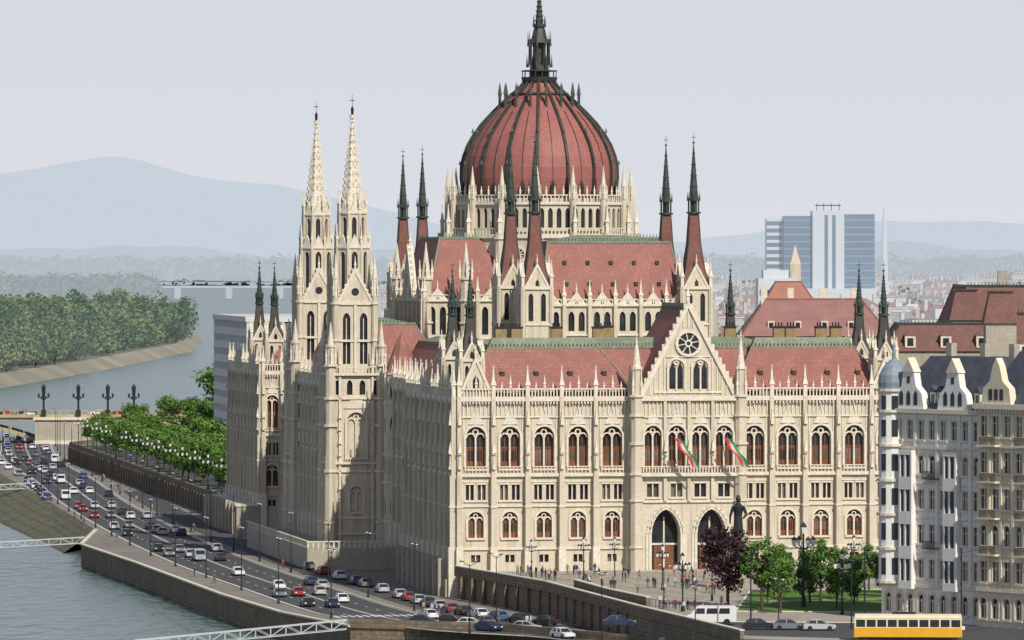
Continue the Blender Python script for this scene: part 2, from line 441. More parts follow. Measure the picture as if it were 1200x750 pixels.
# ---------------------------------------------------------- upper walls
up=MB(STONE,TRIM,GLASS)
def upper(mb,ox,oy,tx,ty,length,n,z0,zt,wz,gab=2.4):
    mb.fr(ox,oy,tx,ty); w=length/n
    for i in range(n):
        a0,a1=w*i,w*(i+1); c=(a0+a1)/2
        mb.cell(a0,c,z0,zt,c-w*.2,w*.24,wz,zt-1.0,'pt',dep=.6,mull=0)
        mb.cell(c,a1,z0,zt,c+w*.2,w*.24,wz,zt-1.0,'pt',dep=.6,mull=0)
        mb.use(TRIM)
        mb.prism([(c-w*.42,zt),(c+w*.42,zt),(c,zt+gab)],-.3,.12)
        mb.use(GLASS); mb.prism([(c-.3,zt+.3),(c+.3,zt+.3),(c,zt+1.1)],.12,.14)
        mb.use(TRIM); p=mb.P(c,-.1,0); mb.pinn(p[0],p[1],zt+gab-.3,1.6,.22)
        for k in range(5):
            x=a0+w*(k+.5)/5; mb.box(x-.08,x+.08,.0,.2,zt+.3,zt+1.0)
    for i in range(n+1):
        a=w*i; mb.use(STONE); mb.box(a-.3,a+.3,-.2,.7,z0,zt+.2); p=mb.P(a,.3,0); mb.pinn(p[0],p[1],zt+.2,4.2,.55)
    mb.use(TRIM); mb.box(0,length,-.1,.4,zt-.1,zt+.3); mb.box(0,length,0,.2,zt+1.0,zt+1.15); mb.box(0,length,-.1,.3,wz-.8,wz-.5)
for v0 in(61,183):
    u0,u1=CU-13.2,CU+13.2
    upper(up,u0,v0-.6,1,0,26.4,6,28,41.6,37.3)
    upper(up,u0,v0+24.6,0,-1,25.2,5,28,41.6,37.3)
    upper(up,u1,v0-.6,0,1,25.2,5,28,41.6,37.3)
    up.use(STONE); up.bx(u0+.62,u1-.62,v0+.05,v0+24,27,42.3)
upper(up,13.2,116.2,1,0,47.6,10,28,42,36)
upper(up,13.2,151.8,0,-1,35.6,7,28,42,36)
up.use(STONE); up.bx(13.9,60,117,151,27,42.6); up.bx(16,58,151.1,183,27,40)
up.fr(13.2,134+6,0,-1); up.use(STONE); up.prism([(0,42),(12,42),(6,51.5)],-.6,.2); up.use(TRIM)
for sg in(-1,1):
    up.prism([(6+sg*6.4,42),(6+sg*5.8,42),(6,51),(6,52.1)],-.7,.4)
    for i in range(1,9): t=i/9; up.box(6+sg*6.3*(1-t)-.15,6+sg*6.3*(1-t)+.15,-.3,.1,42+10*t,42.6+10*t)
up.use(GLASS); up.prism([(6+1.4*math.cos(q*pi/6),45.6+1.4*math.sin(q*pi/6)) for q in range(12)],.2,.24); up.use(TRIM); up.ring(6,45.6,1.35,1.75,.1,.35,0,2*pi,12)
p=up.P(6,-.2,0); up.pinn(p[0],p[1],51.6,3,.45)
# buttressed turrets and flying buttresses around the crossing
for u,v in((13.6,117),(13.6,151),(20,112),(54,112),(28,112),(46,112)):
    up.use(STONE); up.ngon(u,v,28,46,1.1,1.0,8); up.use(TRIM)
    for z in(38,42,45.8): up.ngon(u,v,z,z+.35,1.3,1.3,8)
    for i in range(4): up.pinn(u+1.1*math.cos(i*pi/2),v+1.1*math.sin(i*pi/2),46,3.4,.35)
    up.ngon(u,v,46.1,52.5,.9,.05,8)
up.obj('upper_walls',PB)
# ---------------------------------------------------------- spired towers
def sides(cx,cy,h): return((cx-h,cy-h,1,0),(cx-h,cy+h,0,-1),(cx+h,cy-h,0,1),(cx+h,cy+h,-1,0))
def spire_tower(mb,x,y,h,z0,zb,zr,zt,roof,steps=True):
    for F in sides(x,y,h):
        mb.fr(*F); w=2*h
        zc=max(z0,zb-9)
        if z0<zc: mb.use(STONE); mb.box(0,w,-.5,0,z0,zc)
        mb.cell(0,h,zc,zb,h*.56,w*.17,zb-5.6,zb-.9,'pt',dep=.5,mull=0)
        mb.cell(h,w,zc,zb,h*1.44,w*.17,zb-5.6,zb-.9,'pt',dep=.5,mull=0)
        mb.use(STONE); mb.prism([(w*.1,zb),(w*.9,zb),(h,zb+h*1.5)],-.5,.1)
        mb.use(TRIM)
        for sg in(-1,1): mb.prism([(h+sg*h*.92,zb),(h+sg*h*.75,zb),(h,zb+h*1.42),(h,zb+h*1.75)],-.55,.22)
        mb.use(GLASS); mb.prism([(h-.3,zb+.3),(h+.3,zb+.3),(h+.3,zb+1.0),(h,zb+1.5),(h-.3,zb+1.0)],.1,.12)
        mb.use(TRIM); mb.box(0,w,-.05,.3,zb-.25,zb+.15); mb.box(0,w,-.05,.22,zb-6.3,zb-6.0); mb.box(0,w,-.05,.15,zc,zc+.3)
        p=mb.P(h,0,0); mb.pinn(p[0],p[1],zb+h*1.6,1.8,.22)
    mb.use(STONE); mb.bx(x-h+.5,x+h-.5,y-h+.5,y+h-.5,z0,zb+.1)
    for sx in(-1,1):
        for sy in(-1,1):
            mb.use(STONE); mb.ngon(x+sx*h,y+sy*h,z0,zb+.2,.42,.42,6); mb.pinn(x+sx*h,y+sy*h,zb+.2,h*1.9,.5)
    mb.use(roof); zz=[zb,zb+(zr-zb)*.25,zb+(zr-zb)*.6,zr]; rr=[h*.95,h*.66,h*.42,h*.3]
    for i in range(3): mb.cone4(x,y,zz[i],zz[i+1],rr[i],rr[i+1])
    mb.use(SPIREG)
    for i in range(3):
        for sx in(-1,1):
            for sy in(-1,1): mb.limb((x+sx*rr[i],y+sy*rr[i],zz[i]),(x+sx*rr[i+1],y+sy*rr[i+1],zz[i+1]),.1,.1,4)
    k=(zt-zr); r=h*.34
    mb.ngon(x,y,zr,zr+.3,r*1.5,r*1.5,8)
    for i in range(8):
        t=2*pi*i/8; mb.ngon(x+r*1.1*math.cos(t),y+r*1.1*math.sin(t),zr+.3,zr+k*.17,.09,.09,4)
        mb.ngon(x+r*1.3*math.cos(t),y+r*1.3*math.sin(t),zr+k*.17,zr+k*.30,.13,.01,4)
    mb.ngon(x,y,zr+.3,zr+k*.17,r*.7,r*.7,8)
    mb.ngon(x,y,zr+k*.17,zr+k*.2,r*1.4,r*1.4,8)
    mb.ngon(x,y,zr+k*.2,zt-.7,r*.95,.05,8)
    for i in range(1,9):
        t=i/10; z=zr+k*.2+(zt-.7-zr-k*.2)*t; q=r*.95*(1-t)
        mb.ngon(x,y,z,z+.14,q+.14,q+.14,4,(i%2)*pi/4)
    mb.ngon(x,y,zt-.9,zt-.6,.2,.2,6); mb.ngon(x,y,zt-.6,zt+.9,.05,.03,4); mb.bx(x-.35,x+.35,y-.04,y+.04,zt+.1,zt+.22)
tw=MB(STONE,TRIM,GLASS,ROOF)
ROOFT=mat('tower_roof_tiles',(.24,.10,.085),.75,.3,.5,rows=1.0,streak=.3,fine=3)
for v in(61,85,183,207):
    for u in(CU-13.7,CU+13.7): spire_tower(tw,u,v,2.45,26,44.6,57.2,70,ROOFT)
roofb=mat('dark_slate_roof',(.06,.05,.045),.6,.3,1,rows=1)
for u,v in((2.6,2.6),(2.6,20),(70,2.6),(70,20),(48.5,20),(.6,224),(.6,247),(3,268-3)):
    spire_tower(tw,u,v,1.75,26,33.5,40.4,48.4,roofb)
for u,v in((6.5,99),(6.5,170),(9,56)):
    tw.use(STONE); tw.ngon(u,v,-4,29.5,3.2,3.2,8)
    for i in range(8):
        t=pi/8+i*pi/4; tw.pinn(u+3.3*math.cos(t),v+3.3*math.sin(t),27,5,.4)
        a=i*pi/4; nx,ny=math.cos(a),math.sin(a); tw.fr(u+nx*2.96,v+ny*2.96,-ny,nx)
        tw.use(GLASS)
        for z in(5,12,19,25): tw.prism([(-.35,z),(.35,z),(.35,z+2.2),(0,z+2.9),(-.35,z+2.2)],0,.03)
    tw.use(TRIM)
    for z in(3.5,10.3,15.2,24.2,29.3): tw.ngon(u,v,z,z+.35,3.4,3.4,8)
    tw.use(ROOF); tw.ngon(u,v,29.65,34.5,3.1,1.2,8); tw.ngon(u,v,34.5,37,1.2,.05,8)
tw.obj('spired_towers',PB)
# ---------------------------------------------------------- river towers
rt=MB(STONE,TRIM,GLASS,WOOD)
def river_tower(mb,x,y):
    h=4.5
    for F in sides(x,y,h):
        mb.fr(*F); w=9
        mb.use(STONE); mb.box(0,w,-.8,.0,-4,1)
        mb.cell(0,w,1,12,h,2.2,5,9.5,'round',dep=.8,wood=.4,hood=.2)
        mb.cell(0,w,12,25,h,3.3,14.6,22.5,'round',dep=.95,wood=.4,hood=.35)
        for k in range(4):
            c=w*(k+.5)/4; mb.cell(w*k/4,w*(k+1)/4,25,29.2,c,1.0,25.6,28.2,'pt',dep=.5,mull=0)
        mb.use(TRIM)
        for z,d in((1,.4),(12,.35),(13.4,.6),(24.8,.35),(29,.7),(3.8,.2)): mb.box(0,w,-.05,d,z,z+.4)
        mb.prism([(h-2.2,23.2),(h+2.2,23.2),(h,26)],-.05,.2)
        for k in range(14):
            a=.4+8.2*k/13; mb.box(a-.08,a+.08,.45,.6,29.4,30.4); 
        mb.box(0,w,.4,.65,30.4,30.6)
        for k in range(10):
            a=h-2+4*k/9; mb.box(a-.07,a+.07,.4,.55,13.8,14.6)
        for a in(1.6,7.4):
            mb.use(TRIM); mb.box(a-.2,a+.2,-.05,.35,-4,29)
            p=mb.P(a,.4,0); mb.pinn(p[0],p[1],29.2,5,.42)
            for zq in (9,17,21.5):
                mb.use(TRIM); mb.cone4(p[0],p[1],zq,zq+2,.3); mb.box(a-.3,a+.3,.1,.6,zq-2.2,zq-1.9)
    mb.use(STONE); mb.bx(x-h+1.0,x+h-1.0,y-h+1.0,y+h-1.0,-4,29.3)
    for sx in(-1,1):
        for sy in(-1,1):
            mb.use(STONE); mb.ngon(x+sx*h,y+sy*h,-4,15,1.15,1.05,8); mb.ngon(x+sx*h,y+sy*h,15,31,.95,.9,8)
            mb.use(TRIM)
            for z in(3,12,20,24.8,30.6): mb.ngon(x+sx*h,y+sy*h,z,z+.4,1.3,1.3,8)
            mb.ngon(x+sx*h,y+sy*h,31,34,.62,.6,8); mb.ngon(x+sx*h,y+sy*h,34,34.3,.8,.8,8); mb.ngon(x+sx*h,y+sy*h,34.3,38.5,.6,.04,8)
            for i in range(4): 
                t=i*pi/2; mb.pinn(x+sx*h+.8*math.cos(t),y+sy*h+.8*math.sin(t),31,3.6,.25)
    h2=3.45
    for F in sides(x,y,h2):
        mb.fr(*F); w=2*h2
        for c0,c1,c in((0,h2,h2*.56),(h2,w,h2*1.44)):
            mb.cell(c0,c1,29.2,41.8,c,1.35,31,40,'pt',dep=.6,mull=0)
            mb.use(TRIM); mb.box(c-.07,c+.07,-.5,-.3,31,39); mb.box(c-.6,c+.6,-.5,-.25,35,35.3)
        mb.use(TRIM); mb.box(h2-.22,h2+.22,-.1,.3,29.3,41.5)
        mb.box(0,w,-.05,.3,41.4,41.9); mb.box(0,w,-.05,.2,34.9,35.2)
        mb.use(STONE); mb.prism([(.5,41.9),(w-.5,41.9),(h2,47.4)],-.5,.1); mb.use(TRIM)
        for sg in(-1,1):
            mb.prism([(h2+sg*3.2,41.9),(h2+sg*2.8,41.9),(h2,47),(h2,48.2)],-.6,.25)
            for i in range(1,7): 
                t=i/7; mb.box(h2+sg*3.1*(1-t)-.1,h2+sg*3.1*(1-t)+.1,-.2,.1,41.9+6.3*t,42.4+6.3*t)
        p=mb.P(h2,0,0); mb.pinn(p[0],p[1],47.6,2.4,.3)
        mb.use(GLASS); mb.prism([(h2+.7*math.cos(i*pi/5),43.7+.7*math.sin(i*pi/5)) for i in range(10)],.1,.13)
    mb.use(STONE); mb.bx(x-h2+.6,x+h2-.6,y-h2+.6,y+h2-.6,29,42)
    for sx in(-1,1):
        for sy in(-1,1):
            mb.use(STONE); mb.ngon(x+sx*h2,y+sy*h2,29,43,.66,.62,8); mb.use(TRIM)
            for z in(35,41.5): mb.ngon(x+sx*h2,y+sy*h2,z,z+.35,.85,.85,8)
            mb.ngon(x+sx*h2,y+sy*h2,43,46,.42,.4,8); mb.ngon(x+sx*h2,y+sy*h2,46,50.5,.5,.03,8)
            for i in range(4): 
                t=pi/4+i*pi/2; mb.pinn(x+sx*h2+.65*math.cos(t),y+sy*h2+.65*math.sin(t),43,3.4,.22)
    def octst(r,z0,z1,ow):
        sl=2*r*math.sin(pi/8); ap=r*math.cos(pi/8)
        for i in range(8):
            t=i*pi/4; nx,ny=math.cos(t),math.sin(t)
            tx,ty=-ny,nx
            mb.fr(x+nx*ap-tx*sl/2,y+ny*ap-ty*sl/2,tx,ty)
            mb.cell(0,sl,z0,z1,sl/2,sl*ow,z0+.8,z1-.7,'pt',dep=.45,mull=0)
            mb.use(TRIM); mb.box(0,sl,-.05,.2,z1-.15,z1+.2)
            mb.prism([(.1,z1),(sl-.1,z1),(sl/2,z1+2.4)],-.25,.1)
            a=t+pi/8; px,py=x+r*math.cos(a),y+r*math.sin(a)
            mb.use(STONE); mb.ngon(px,py,z0,z1,.27,.25,6); mb.pinn(px,py,z1,4.2,.32)
        mb.use(STONE); mb.ngon(x,y,z0,z1+.1,r-.55,r-.55,8)
    octst(3.1,42,51.5,.45)
    octst(2.55,51.5,57.6,.42)
    mb.use(TRIM)
    z0,z1,r0=57.6,74.8,2.1
    mb.ngon(x,y,z0,z1,r0,.12,8)
    for i in range(8):
        a=i*pi/4+pi/8
        for k in range(1,15):
            t=k/15; z=z0+(z1-z0)*t; r=r0*(1-t)+.12*t+.1
            mb.ngon(x+r*math.cos(a),y+r*math.sin(a),z,z+.5,.17,.05,4)
    mb.use(STONE2)
    for i in range(8):
        a=i*pi/4
        for k in range(7):
            t=(k+.35)/9; z=z0+(z1-z0)*t; r=(r0*(1-t)+.12*t)*math.cos(pi/8)+.02; t2=t+.05; zz=z0+(z1-z0)*t2; r2=(r0*(1-t2)+.12*t2)*math.cos(pi/8)+.02
            wq=.15*(1-t); c,s_=math.cos(a),math.sin(a)
            mb.face([(x+r*c-wq*s_,y+r*s_+wq*c,z),(x+r*c+wq*s_,y+r*s_-wq*c,z),(x+r2*c+wq*s_,y+r2*s_-wq*c,zz),(x+r2*c-wq*s_,y+r2*s_+wq*c,zz)])
    mb.use(TRIM); mb.ngon(x,y,74.3,74.9,.5,.5,8); mb.use(DARK); mb.ngon(x,y,74.9,76.0,.22,.3,6); mb.ngon(x,y,76,76.5,.3,.05,6); mb.ngon(x,y,76.5,78.6,.06,.03,4); mb.bx(x-.4,x+.4,y-.04,y+.04,77.4,77.55)
river_tower(rt,-.5,111); river_tower(rt,-.5,157)
rt.obj('river_towers',PB)
# ---------------------------------------------------------- dome
dm=MB(STONE,TRIM,GLASS,DOMER,RIB)
DX,DY=37.1,134
def drum(r,n,z0,z1,spec,dep=.6,off=0):
    sl=2*r*math.sin(pi/n); ap=r*math.cos(pi/n)
    for i in range(n):
        t=2*pi*i/n+off; nx,ny=math.cos(t),math.sin(t); tx,ty=-ny,nx
        dm.fr(DX+nx*ap-tx*sl/2,DY+ny*ap-ty*sl/2,tx,ty)
        spec(i,sl)
def low(i,sl):
    for k in range(2):
        dm.cell(sl*k/2,sl*(k+1)/2,32,53.6,sl*(k+.5)/2,1.3,41,48,'pt',dep=.7,mull=0)
    dm.use(TRIM); dm.box(0,sl,-.1,.4,53.2,53.9); dm.box(0,sl,-.1,.3,39.4,39.8)
    dm.ring(sl/2,50.3,1.0,1.45,-.1,.2,0,2*pi,12); dm.use(GLASS); dm.prism([(sl/2+1.05*math.cos(q*pi/6),50.3+1.05*math.sin(q*pi/6)) for q in range(12)],-.05,.04)
    dm.use(TRIM)
    for q in range(4):
        a=q*pi/4; dm.prism([(sl/2+rr*math.cos(a+e),50.3+rr*math.sin(a+e)) for rr,e in((1.05,-.09),(1.05,.09),(1.05,pi-.09),(1.05,pi+.09))],-.05,.1)
drum(17.0,16,32,53.6,low)
def gal(i,sl):
    for k in range(4):
        dm.cell(sl*k/4,sl*(k+1)/4,53.9,59.4,sl*(k+.5)/4,sl/4*.55,55.0,58.6,'pt',dep=.5,mull=0)
    dm.use(TRIM); dm.box(0,sl,-.1,.35,59.2,59.7)
    for k in range(9):
        a=sl*(k+.5)/9; dm.box(a-.1,a+.1,.05,.25,59.7,60.8); dm.box(a-.1,a+.1,.7,.85,53.9,54.9)
    dm.box(0,sl,0,.3,60.8,61.0); dm.box(0,sl,.65,.9,54.9,55.05)
    for k in(1,2,3):
        p=dm.P(sl*k/4,.1,0); dm.pinn(p[0],p[1],61,1.6,.28)
drum(16.1,16,54,59.6,gal)
dm.use(STONE); dm.ngon(DX,DY,30,53.5,16.0,16.0,16); dm.ngon(DX,DY,53.5,59.5,15.3,15.3,16); dm.ngon(DX,DY,59.5,60.4,14.3,14.2,32)
for i in range(16):
    a=2*pi*i/16+pi/16; c,s_=math.cos(a),math.sin(a)
    dm.use(STONE); dm.ngon(DX+17.6*c,DY+17.6*s_,30,54.2,.95,.85,8)
    dm.ngon(DX+16.6*c,DY+16.6*s_,54,60.6,.62,.55,8)
    dm.pinn(DX+17.6*c,DY+17.6*s_,54.2,5.2,.6)
    dm.use(TRIM)
    for z in(40,47,53): dm.ngon(DX+17.6*c,DY+17.6*s_,z,z+.4,1.15,1.15,8)
    dm.ngon(DX+16.6*c,DY+16.6*s_,60.6,62.4,.5,.45,8); dm.ngon(DX+16.6*c,DY+16.6*s_,62.4,66.2,.5,.03,8)
    for q in range(4): dm.pinn(DX+16.6*c+.6*math.cos(q*pi/2),DY+16.6*s_+.6*math.sin(q*pi/2),60.2,2.6,.22)
prof=[(60.3,13.5),(62,13.85),(64,14.05),(66,14.0),(68,13.6),(70,12.85),(72,11.7),(74,10.2),(76,8.35),(77.8,6.5),(79.3,4.8),(80.6,3.3),(81.8,2.4)]
sm=[]
for i in range(len(prof)-1):
    for k in range(2):
        t=k/2; sm.append((prof[i][0]*(1-t)+prof[i+1][0]*t,prof[i][1]*(1-t)+prof[i+1][1]*t))
sm.append(prof[-1]); prof=sm
dm.use(DOMER)
for i in range(len(prof)-1): dm.ngon(DX,DY,prof[i][0],prof[i+1][0],prof[i][1],prof[i+1][1],48,0,cap=False)
dm.use(RIB)
for j in range(32):
    a=2*pi*j/32+pi/16; c,s_=math.cos(a),math.sin(a); big=(j%2==0)
    wd,ht=(.24,.42) if big else(.05,.08)
    top=len(prof)-1 if big else 16
    for i in range(top):
        (z0,r0),(z1,r1)=prof[i],prof[i+1]
        pts=[]
        for z,r in((z0,r0),(z1,r1)):
            for rr,w in((r-.3,-wd),(r-.3,wd),(r+ht,wd),(r+ht,-wd)):
                pts.append((DX+rr*c-w*s_,DY+rr*s_+w*c,z+(0.15 if rr>r else 0)))
        dm.hexa(pts)
    if big:
        for z,r in((66.5,13.9),(72.3,11.6)): dm.ngon(DX+(r+.5)*c,DY+(r+.5)*s_,z,z+.8,.3,.08,4)
for z,r in((60.6,13.95),(79.2,5.3)): dm.ngon(DX,DY,z,z+.35,r,r,32,0)
for j in range(16):
    a=2*pi*j/16; c,s_=math.cos(a),math.sin(a)
    dm.use(RIB); dm.bx(DX+7.3*c-.2,DX+7.3*c+.2,DY+7.3*s_-.2,DY+7.3*s_+.2,76.6,79.2); dm.cone4(DX+7.3*c,DY+7.3*s_,79.2,81.4,.32)
    dm.ngon(DX+14.05*c,DY+14.05*s_,61.2,62.6,.5,.5,6); dm.ngon(DX+14.05*c,DY+14.05*s_,62.6,63.8,.55,.03,6)
dm.use(RIB)
dm.ngon(DX,DY,81.6,82.4,3.1,3.3,16); 
for j in range(16):
    a=2*pi*j/16; dm.ngon(DX+3.1*math.cos(a),DY+3.1*math.sin(a),82.4,83.5,.09,.09,4)
dm.ngon(DX,DY,83.45,83.65,3.25,3.25,16)
dm.ngon(DX,DY,82.4,84.6,1.9,1.7,8)
for j in range(8):
    a=2*pi*j/8+pi/8; c,s_=math.cos(a),math.sin(a)
    dm.ngon(DX+1.8*c,DY+1.8*s_,84.6,89,.22,.2,6); dm.ngon(DX+2.1*c,DY+2.1*s_,88,90.8,.2,.02,4); dm.ngon(DX+2.3*c,DY+2.3*s_,84.2,86.6,.22,.02,4)
dm.ngon(DX,DY,84.6,89,.9,.9,8); dm.ngon(DX,DY,88.6,89.3,2.15,2.0,8); dm.ngon(DX,DY,89.3,91.5,1.5,.95,8); dm.ngon(DX,DY,91.5,92,1.25,1.25,8)
for j in range(8):
    a=2*pi*j/8+pi/8; dm.ngon(DX+1.1*math.cos(a),DY+1.1*math.sin(a),92,93.6,.14,.02,4)
dm.ngon(DX,DY,92,99,.75,.06,8)
for k in range(7): dm.ngon(DX,DY,92.6+k*.85,92.8+k*.85,.85-k*.09,.85-k*.09,8)
dm.ngon(DX,DY,98.8,99.4,.3,.3,8); dm.ngon(DX,DY,99.4,101.5,.08,.04,4)
dm.obj('dome',PB)
# terrace, stairs, flags
tr=MB(STONE2,TRIM)
tr.bx(-12,-5.6,100,168,-4,-.3); tr.bx(-12,4,86,100,-4,-.3)
tr.use(TRIM); 
for i in range(90): tr.bx(-12,-11.75,86.2+i*.9,86.5+i*.9,-.3,.7)
tr.bx(-12.1,-11.65,86,168,.7,.9)
for i in range(18): tr.bx(-12+i*.9,-11.7+i*.9,86,86.25,-.3,.7)
tr.bx(-12,4,85.9,86.3,.7,.9)
tr.use(STONE2)
for i in range(16): tr.bx(-11+i*.75,4,83.2,85.9,-4+i*.23,-4+(i+1)*.23) 
tr.bx(-1.8,-.9,0,49,-4,-1.2); tr.bx(-7.5,-3.2,219,272,-4,1.4)
for i in range(9): tr.bx(-2.6,-1.8,2+i*5.33,3.2+i*5.33,-4,2); tr.bx(-8.2,-7.5,220+i*5.33,221.2+i*5.33,-4,2.2)
tr.use(TRIM); tr.bx(-7.7,-3.2,218.8,272.2,1.4,1.7)
tr.obj('terrace',PB)
fl=MB(DARK)
FR=mat('flag_red',(.5,.03,.03),.8,0);FW=mat('flag_white',(.75,.75,.72),.8,0);FG=mat('flag_green',(.04,.22,.07),.8,0)
for a in(34.9,42.9):
    fl.fr(0,-3.1,1,0); fl.use(DARK)
    p=fl.P(a,0,17.0);q=fl.P(a-1.3,3.2,21.5); fl.limb(p,q,.07,.05,6)
    for k in range(10):
        for j,m in enumerate((FR,FW,FG)):
            fl.use(m)
            def pt(i,w): return (q[0]+.2+i*.32+.15*math.sin(i*1.1), q[1]+w+.25*math.sin(i*.8+w*2), q[2]-.3-i*.46)
            w0=j*.6; w1=w0+.6
            A,B=pt(k,0),pt(k+1,0)
            fl.face([(A[0]+w0*.7,A[1]+.2*math.sin(w0*3),A[2]-w0*.1),(A[0]+w1*.7,A[1]+.2*math.sin(w1*3),A[2]-w1*.1),(B[0]+w1*.7,B[1]+.2*math.sin(w1*3),B[2]-w1*.1),(B[0]+w0*.7,B[1]+.2*math.sin(w0*3),B[2]-w0*.1)])
fl.obj('flags',PB)
# ================================================================ GROUND & WATER
def sheet(name,pts,z,m):
    me=bpy.data.meshes.new(name); me.from_pydata([(p[0],p[1],z) for p in pts],[],[tuple(range(len(pts)))]); me.materials.append(m)
    o=bpy.data.objects.new(name,me); COL.objects.link(o); return o
wm=bpy.data.materials.new('river_water'); wm.use_nodes=True
nt=wm.node_tree; b=nt.nodes['Principled BSDF']; b.inputs['Base Color'].default_value=(.075,.115,.095,1); b.inputs['Roughness'].default_value=.2; b.inputs['IOR'].default_value=1.33
tc=nt.nodes.new('ShaderNodeTexCoord'); n1=nt.nodes.new('ShaderNodeTexNoise'); n1.inputs['Scale'].default_value=.3; n1.inputs['Detail'].default_value=7
mp=nt.nodes.new('ShaderNodeMapping'); mp.inputs['Scale'].default_value=(1,.4,1)
bp=nt.nodes.new('ShaderNodeBump'); bp.inputs['Strength'].default_value=1; bp.inputs['Distance'].default_value=2.4
nt.links.new(tc.outputs['Object'],mp.inputs[0]); nt.links.new(mp.outputs[0],n1.inputs['Vector']); nt.links.new(n1.outputs['Fac'],bp.inputs['Height']); nt.links.new(bp.outputs[0],b.inputs['Normal'])
sheet('river_water',[(-40000,-2000),(40000,-2000),(40000,60000),(-40000,60000)],-8,wm)
c9,s9=math.cos(math.radians(9.8)),math.sin(math.radians(9.8))
def loc(u,v): return (-8.8+c9*u-s9*v, 953+s9*u+c9*v)
edge=[(-250,11500),(-230,7000),(-170,5000),(-120,3500),(-100,2500),(-95,1780),(-117,1587),(-62,1248),loc(-4,269),loc(2,267),loc(8,216),loc(8,100),loc(3,47),loc(1.5,1),(-8.6,951),(5.1,904),(17.9,840),(30,785),(45,700),(60,600),(200,300)]
land=edge+[(30000,300),(30000,12000),(30000,50000),(-30000,50000),(-30000,11800)]
def wallstrip(mb,pts,z0,z1):
    for i in range(len(pts)-1):
        a,b=pts[i],pts[i+1]; mb.face([(a[0],a[1],z0),(b[0],b[1],z0),(b[0],b[1],z1),(a[0],a[1],z1)])
sheet('ground',land,0,LAND)
ew=MB(WALLS); wallstrip(ew,edge,-9,0); 
def parapet(mb,pts,z0,z1,w=.5):
    for i in range(len(pts)-1):
        a=Vector((pts[i][0],pts[i][1],0));b=Vector((pts[i+1][0],pts[i+1][1],0)); d=(b-a).normalized(); n=Vector((-d.y,d.x,0))*w/2; a=a-d*w*.3; b=b+d*w*.3
        q=[a-n,b-n,b+n,a+n]; mb.hexa([(p.x,p.y,z0) for p in q]+[(p.x,p.y,z1) for p in q])
parapet(ew,[(-90,1700),(-116.5,1587),(-61.5,1248),(-58,1222)],-.2,1.0)
parapet(ew,[(-8.8,948),(5.1,903.5),(17.9,839.5),(30,785)],-.3,1.1)
ew.use(TRIM)
parapet(ew,[(-8.8,948),(5.1,903.5),(17.9,839.5),(30,785)],1.1,1.25,.7)
# shallow wall piers
ew.use(WALLS)
def piers(P0,P1,z0,z1,step=6,n_out=.35):
    a=Vector((P0[0],P0[1],0));b=Vector((P1[0],P1[1],0)); d=(b-a).normalized(); n=int((b-a).length/step)
    for k in range(n):
        c=a+d*(k+.5)*step; o=Vector((-d.y,d.x,0)); 
        if o.x>0: o=-o
        q=[c-d*.5,c+d*.5,c+d*.5+o*n_out,c-d*.5+o*n_out]; ew.hexa([(p.x,p.y,z0) for p in q]+[(p.x,p.y,z1) for p in q])
piers((-8.8,950),(5.1,904),-4,0); piers((5.1,904),(17.9,840),-4,0); piers((-117,1587),(-62,1248),-4,0)
ew.obj('embankment_wall')
sheet('plaza_pavement',[(-8.4,951),(5.3,904.4),(18.1,840.2),(30,786),(60,770),(110,790),(110,1000),loc(74,6),loc(74,.2),loc(0,.2)],.004,PAVE)
sheet('plaza_road',[(31,792),(58,780),(100,775),(100,812),(60,818),(27,822),(20,834)],.012,ASPH)
sheet('upper_road',[(-112,1587),(-57,1248),(-40,1240),(-70,1480),(-85,1600)],.02,ASPH)
sheet('lawn',[(31.5,846),(52.5,843),(66,860),(64,903),(35.5,897)],.05,GRASS)
path=MB(PAVE); parapet(path,[(33,870),(65,880)],.051,.056,2.2); path.obj('path')
kb=MB(TRIM); parapet(kb,[(31.5,846),(52.5,843),(66,860),(64,903),(35.5,897),(31.5,846)],0,.14,.3); parapet(kb,[(20,834),(27,822),(60,818),(100,812)],0,.13,.3)
kb.obj('kerb')
pj=MB(mat('paving_joint',(.2,.18,.15),.9,0))
for k in range(18): pj.face([(-6+k*4,951-k*.0,.009),(-5.7+k*4,951,.009),(12.3+k*4,880,.009),(12+k*4,880,.009)])
pj.obj('paving_lines')
iw=MB(WALLS); parapet(iw,[(9.6,904),(14,880),(19.4,858)],0,1.3,.6); iw.use(TRIM); parapet(iw,[(9.6,904),(14,880),(19.4,858)],1.3,1.45,.8); iw.obj('ramp_wall')
quayL=[(-150,1790),(-141,1656),(-127,1493),(-100.5,1313),(-82,1185),(-80.7,1126.6),(-66,1058),(-46.2,959),(-34.9,911),(-23.6,877),(-3,868),(22,832),(40,780),(50,700)]
sheet('quay_pavement',quayL+[(70,700),(60,800),loc(10,0),loc(10,268),(-50,1248),(-90,1600),(-80,1790)],-4,PAVE2)
qw=MB(WALLS); wallstrip(qw,quayL,-9,-4); qw.use(WALLS)
parapet(qw,quayL[9:13],-4.2,-2.9); qw.use(TRIM); parapet(qw,quayL[4:10],-4.05,-3.8,.8); qw.obj('quay_wall')
bk=MB(BANK)
tl=[(-150,1790),(-141,1656),(-127,1493),(-100.5,1313),(-82,1185)]; bl=[(-166,1790),(-156,1656),(-139,1480),(-111,1300),(-88,1172)]
for i in range(4): bk.face([(tl[i][0],tl[i][1],-3.98),(tl[i+1][0],tl[i+1][1],-3.98),(bl[i+1][0],bl[i+1][1],-8.3),(bl[i][0],bl[i][1],-8.3)])
bk.obj('sloping_bank')
cl=[(-146,1800),(-128,1600),(-108,1450),(-91,1313),(-72,1180),(-53,1062),(-37,980),(-21,905),(-6,872),(12,852),(32,800),(45,730)]
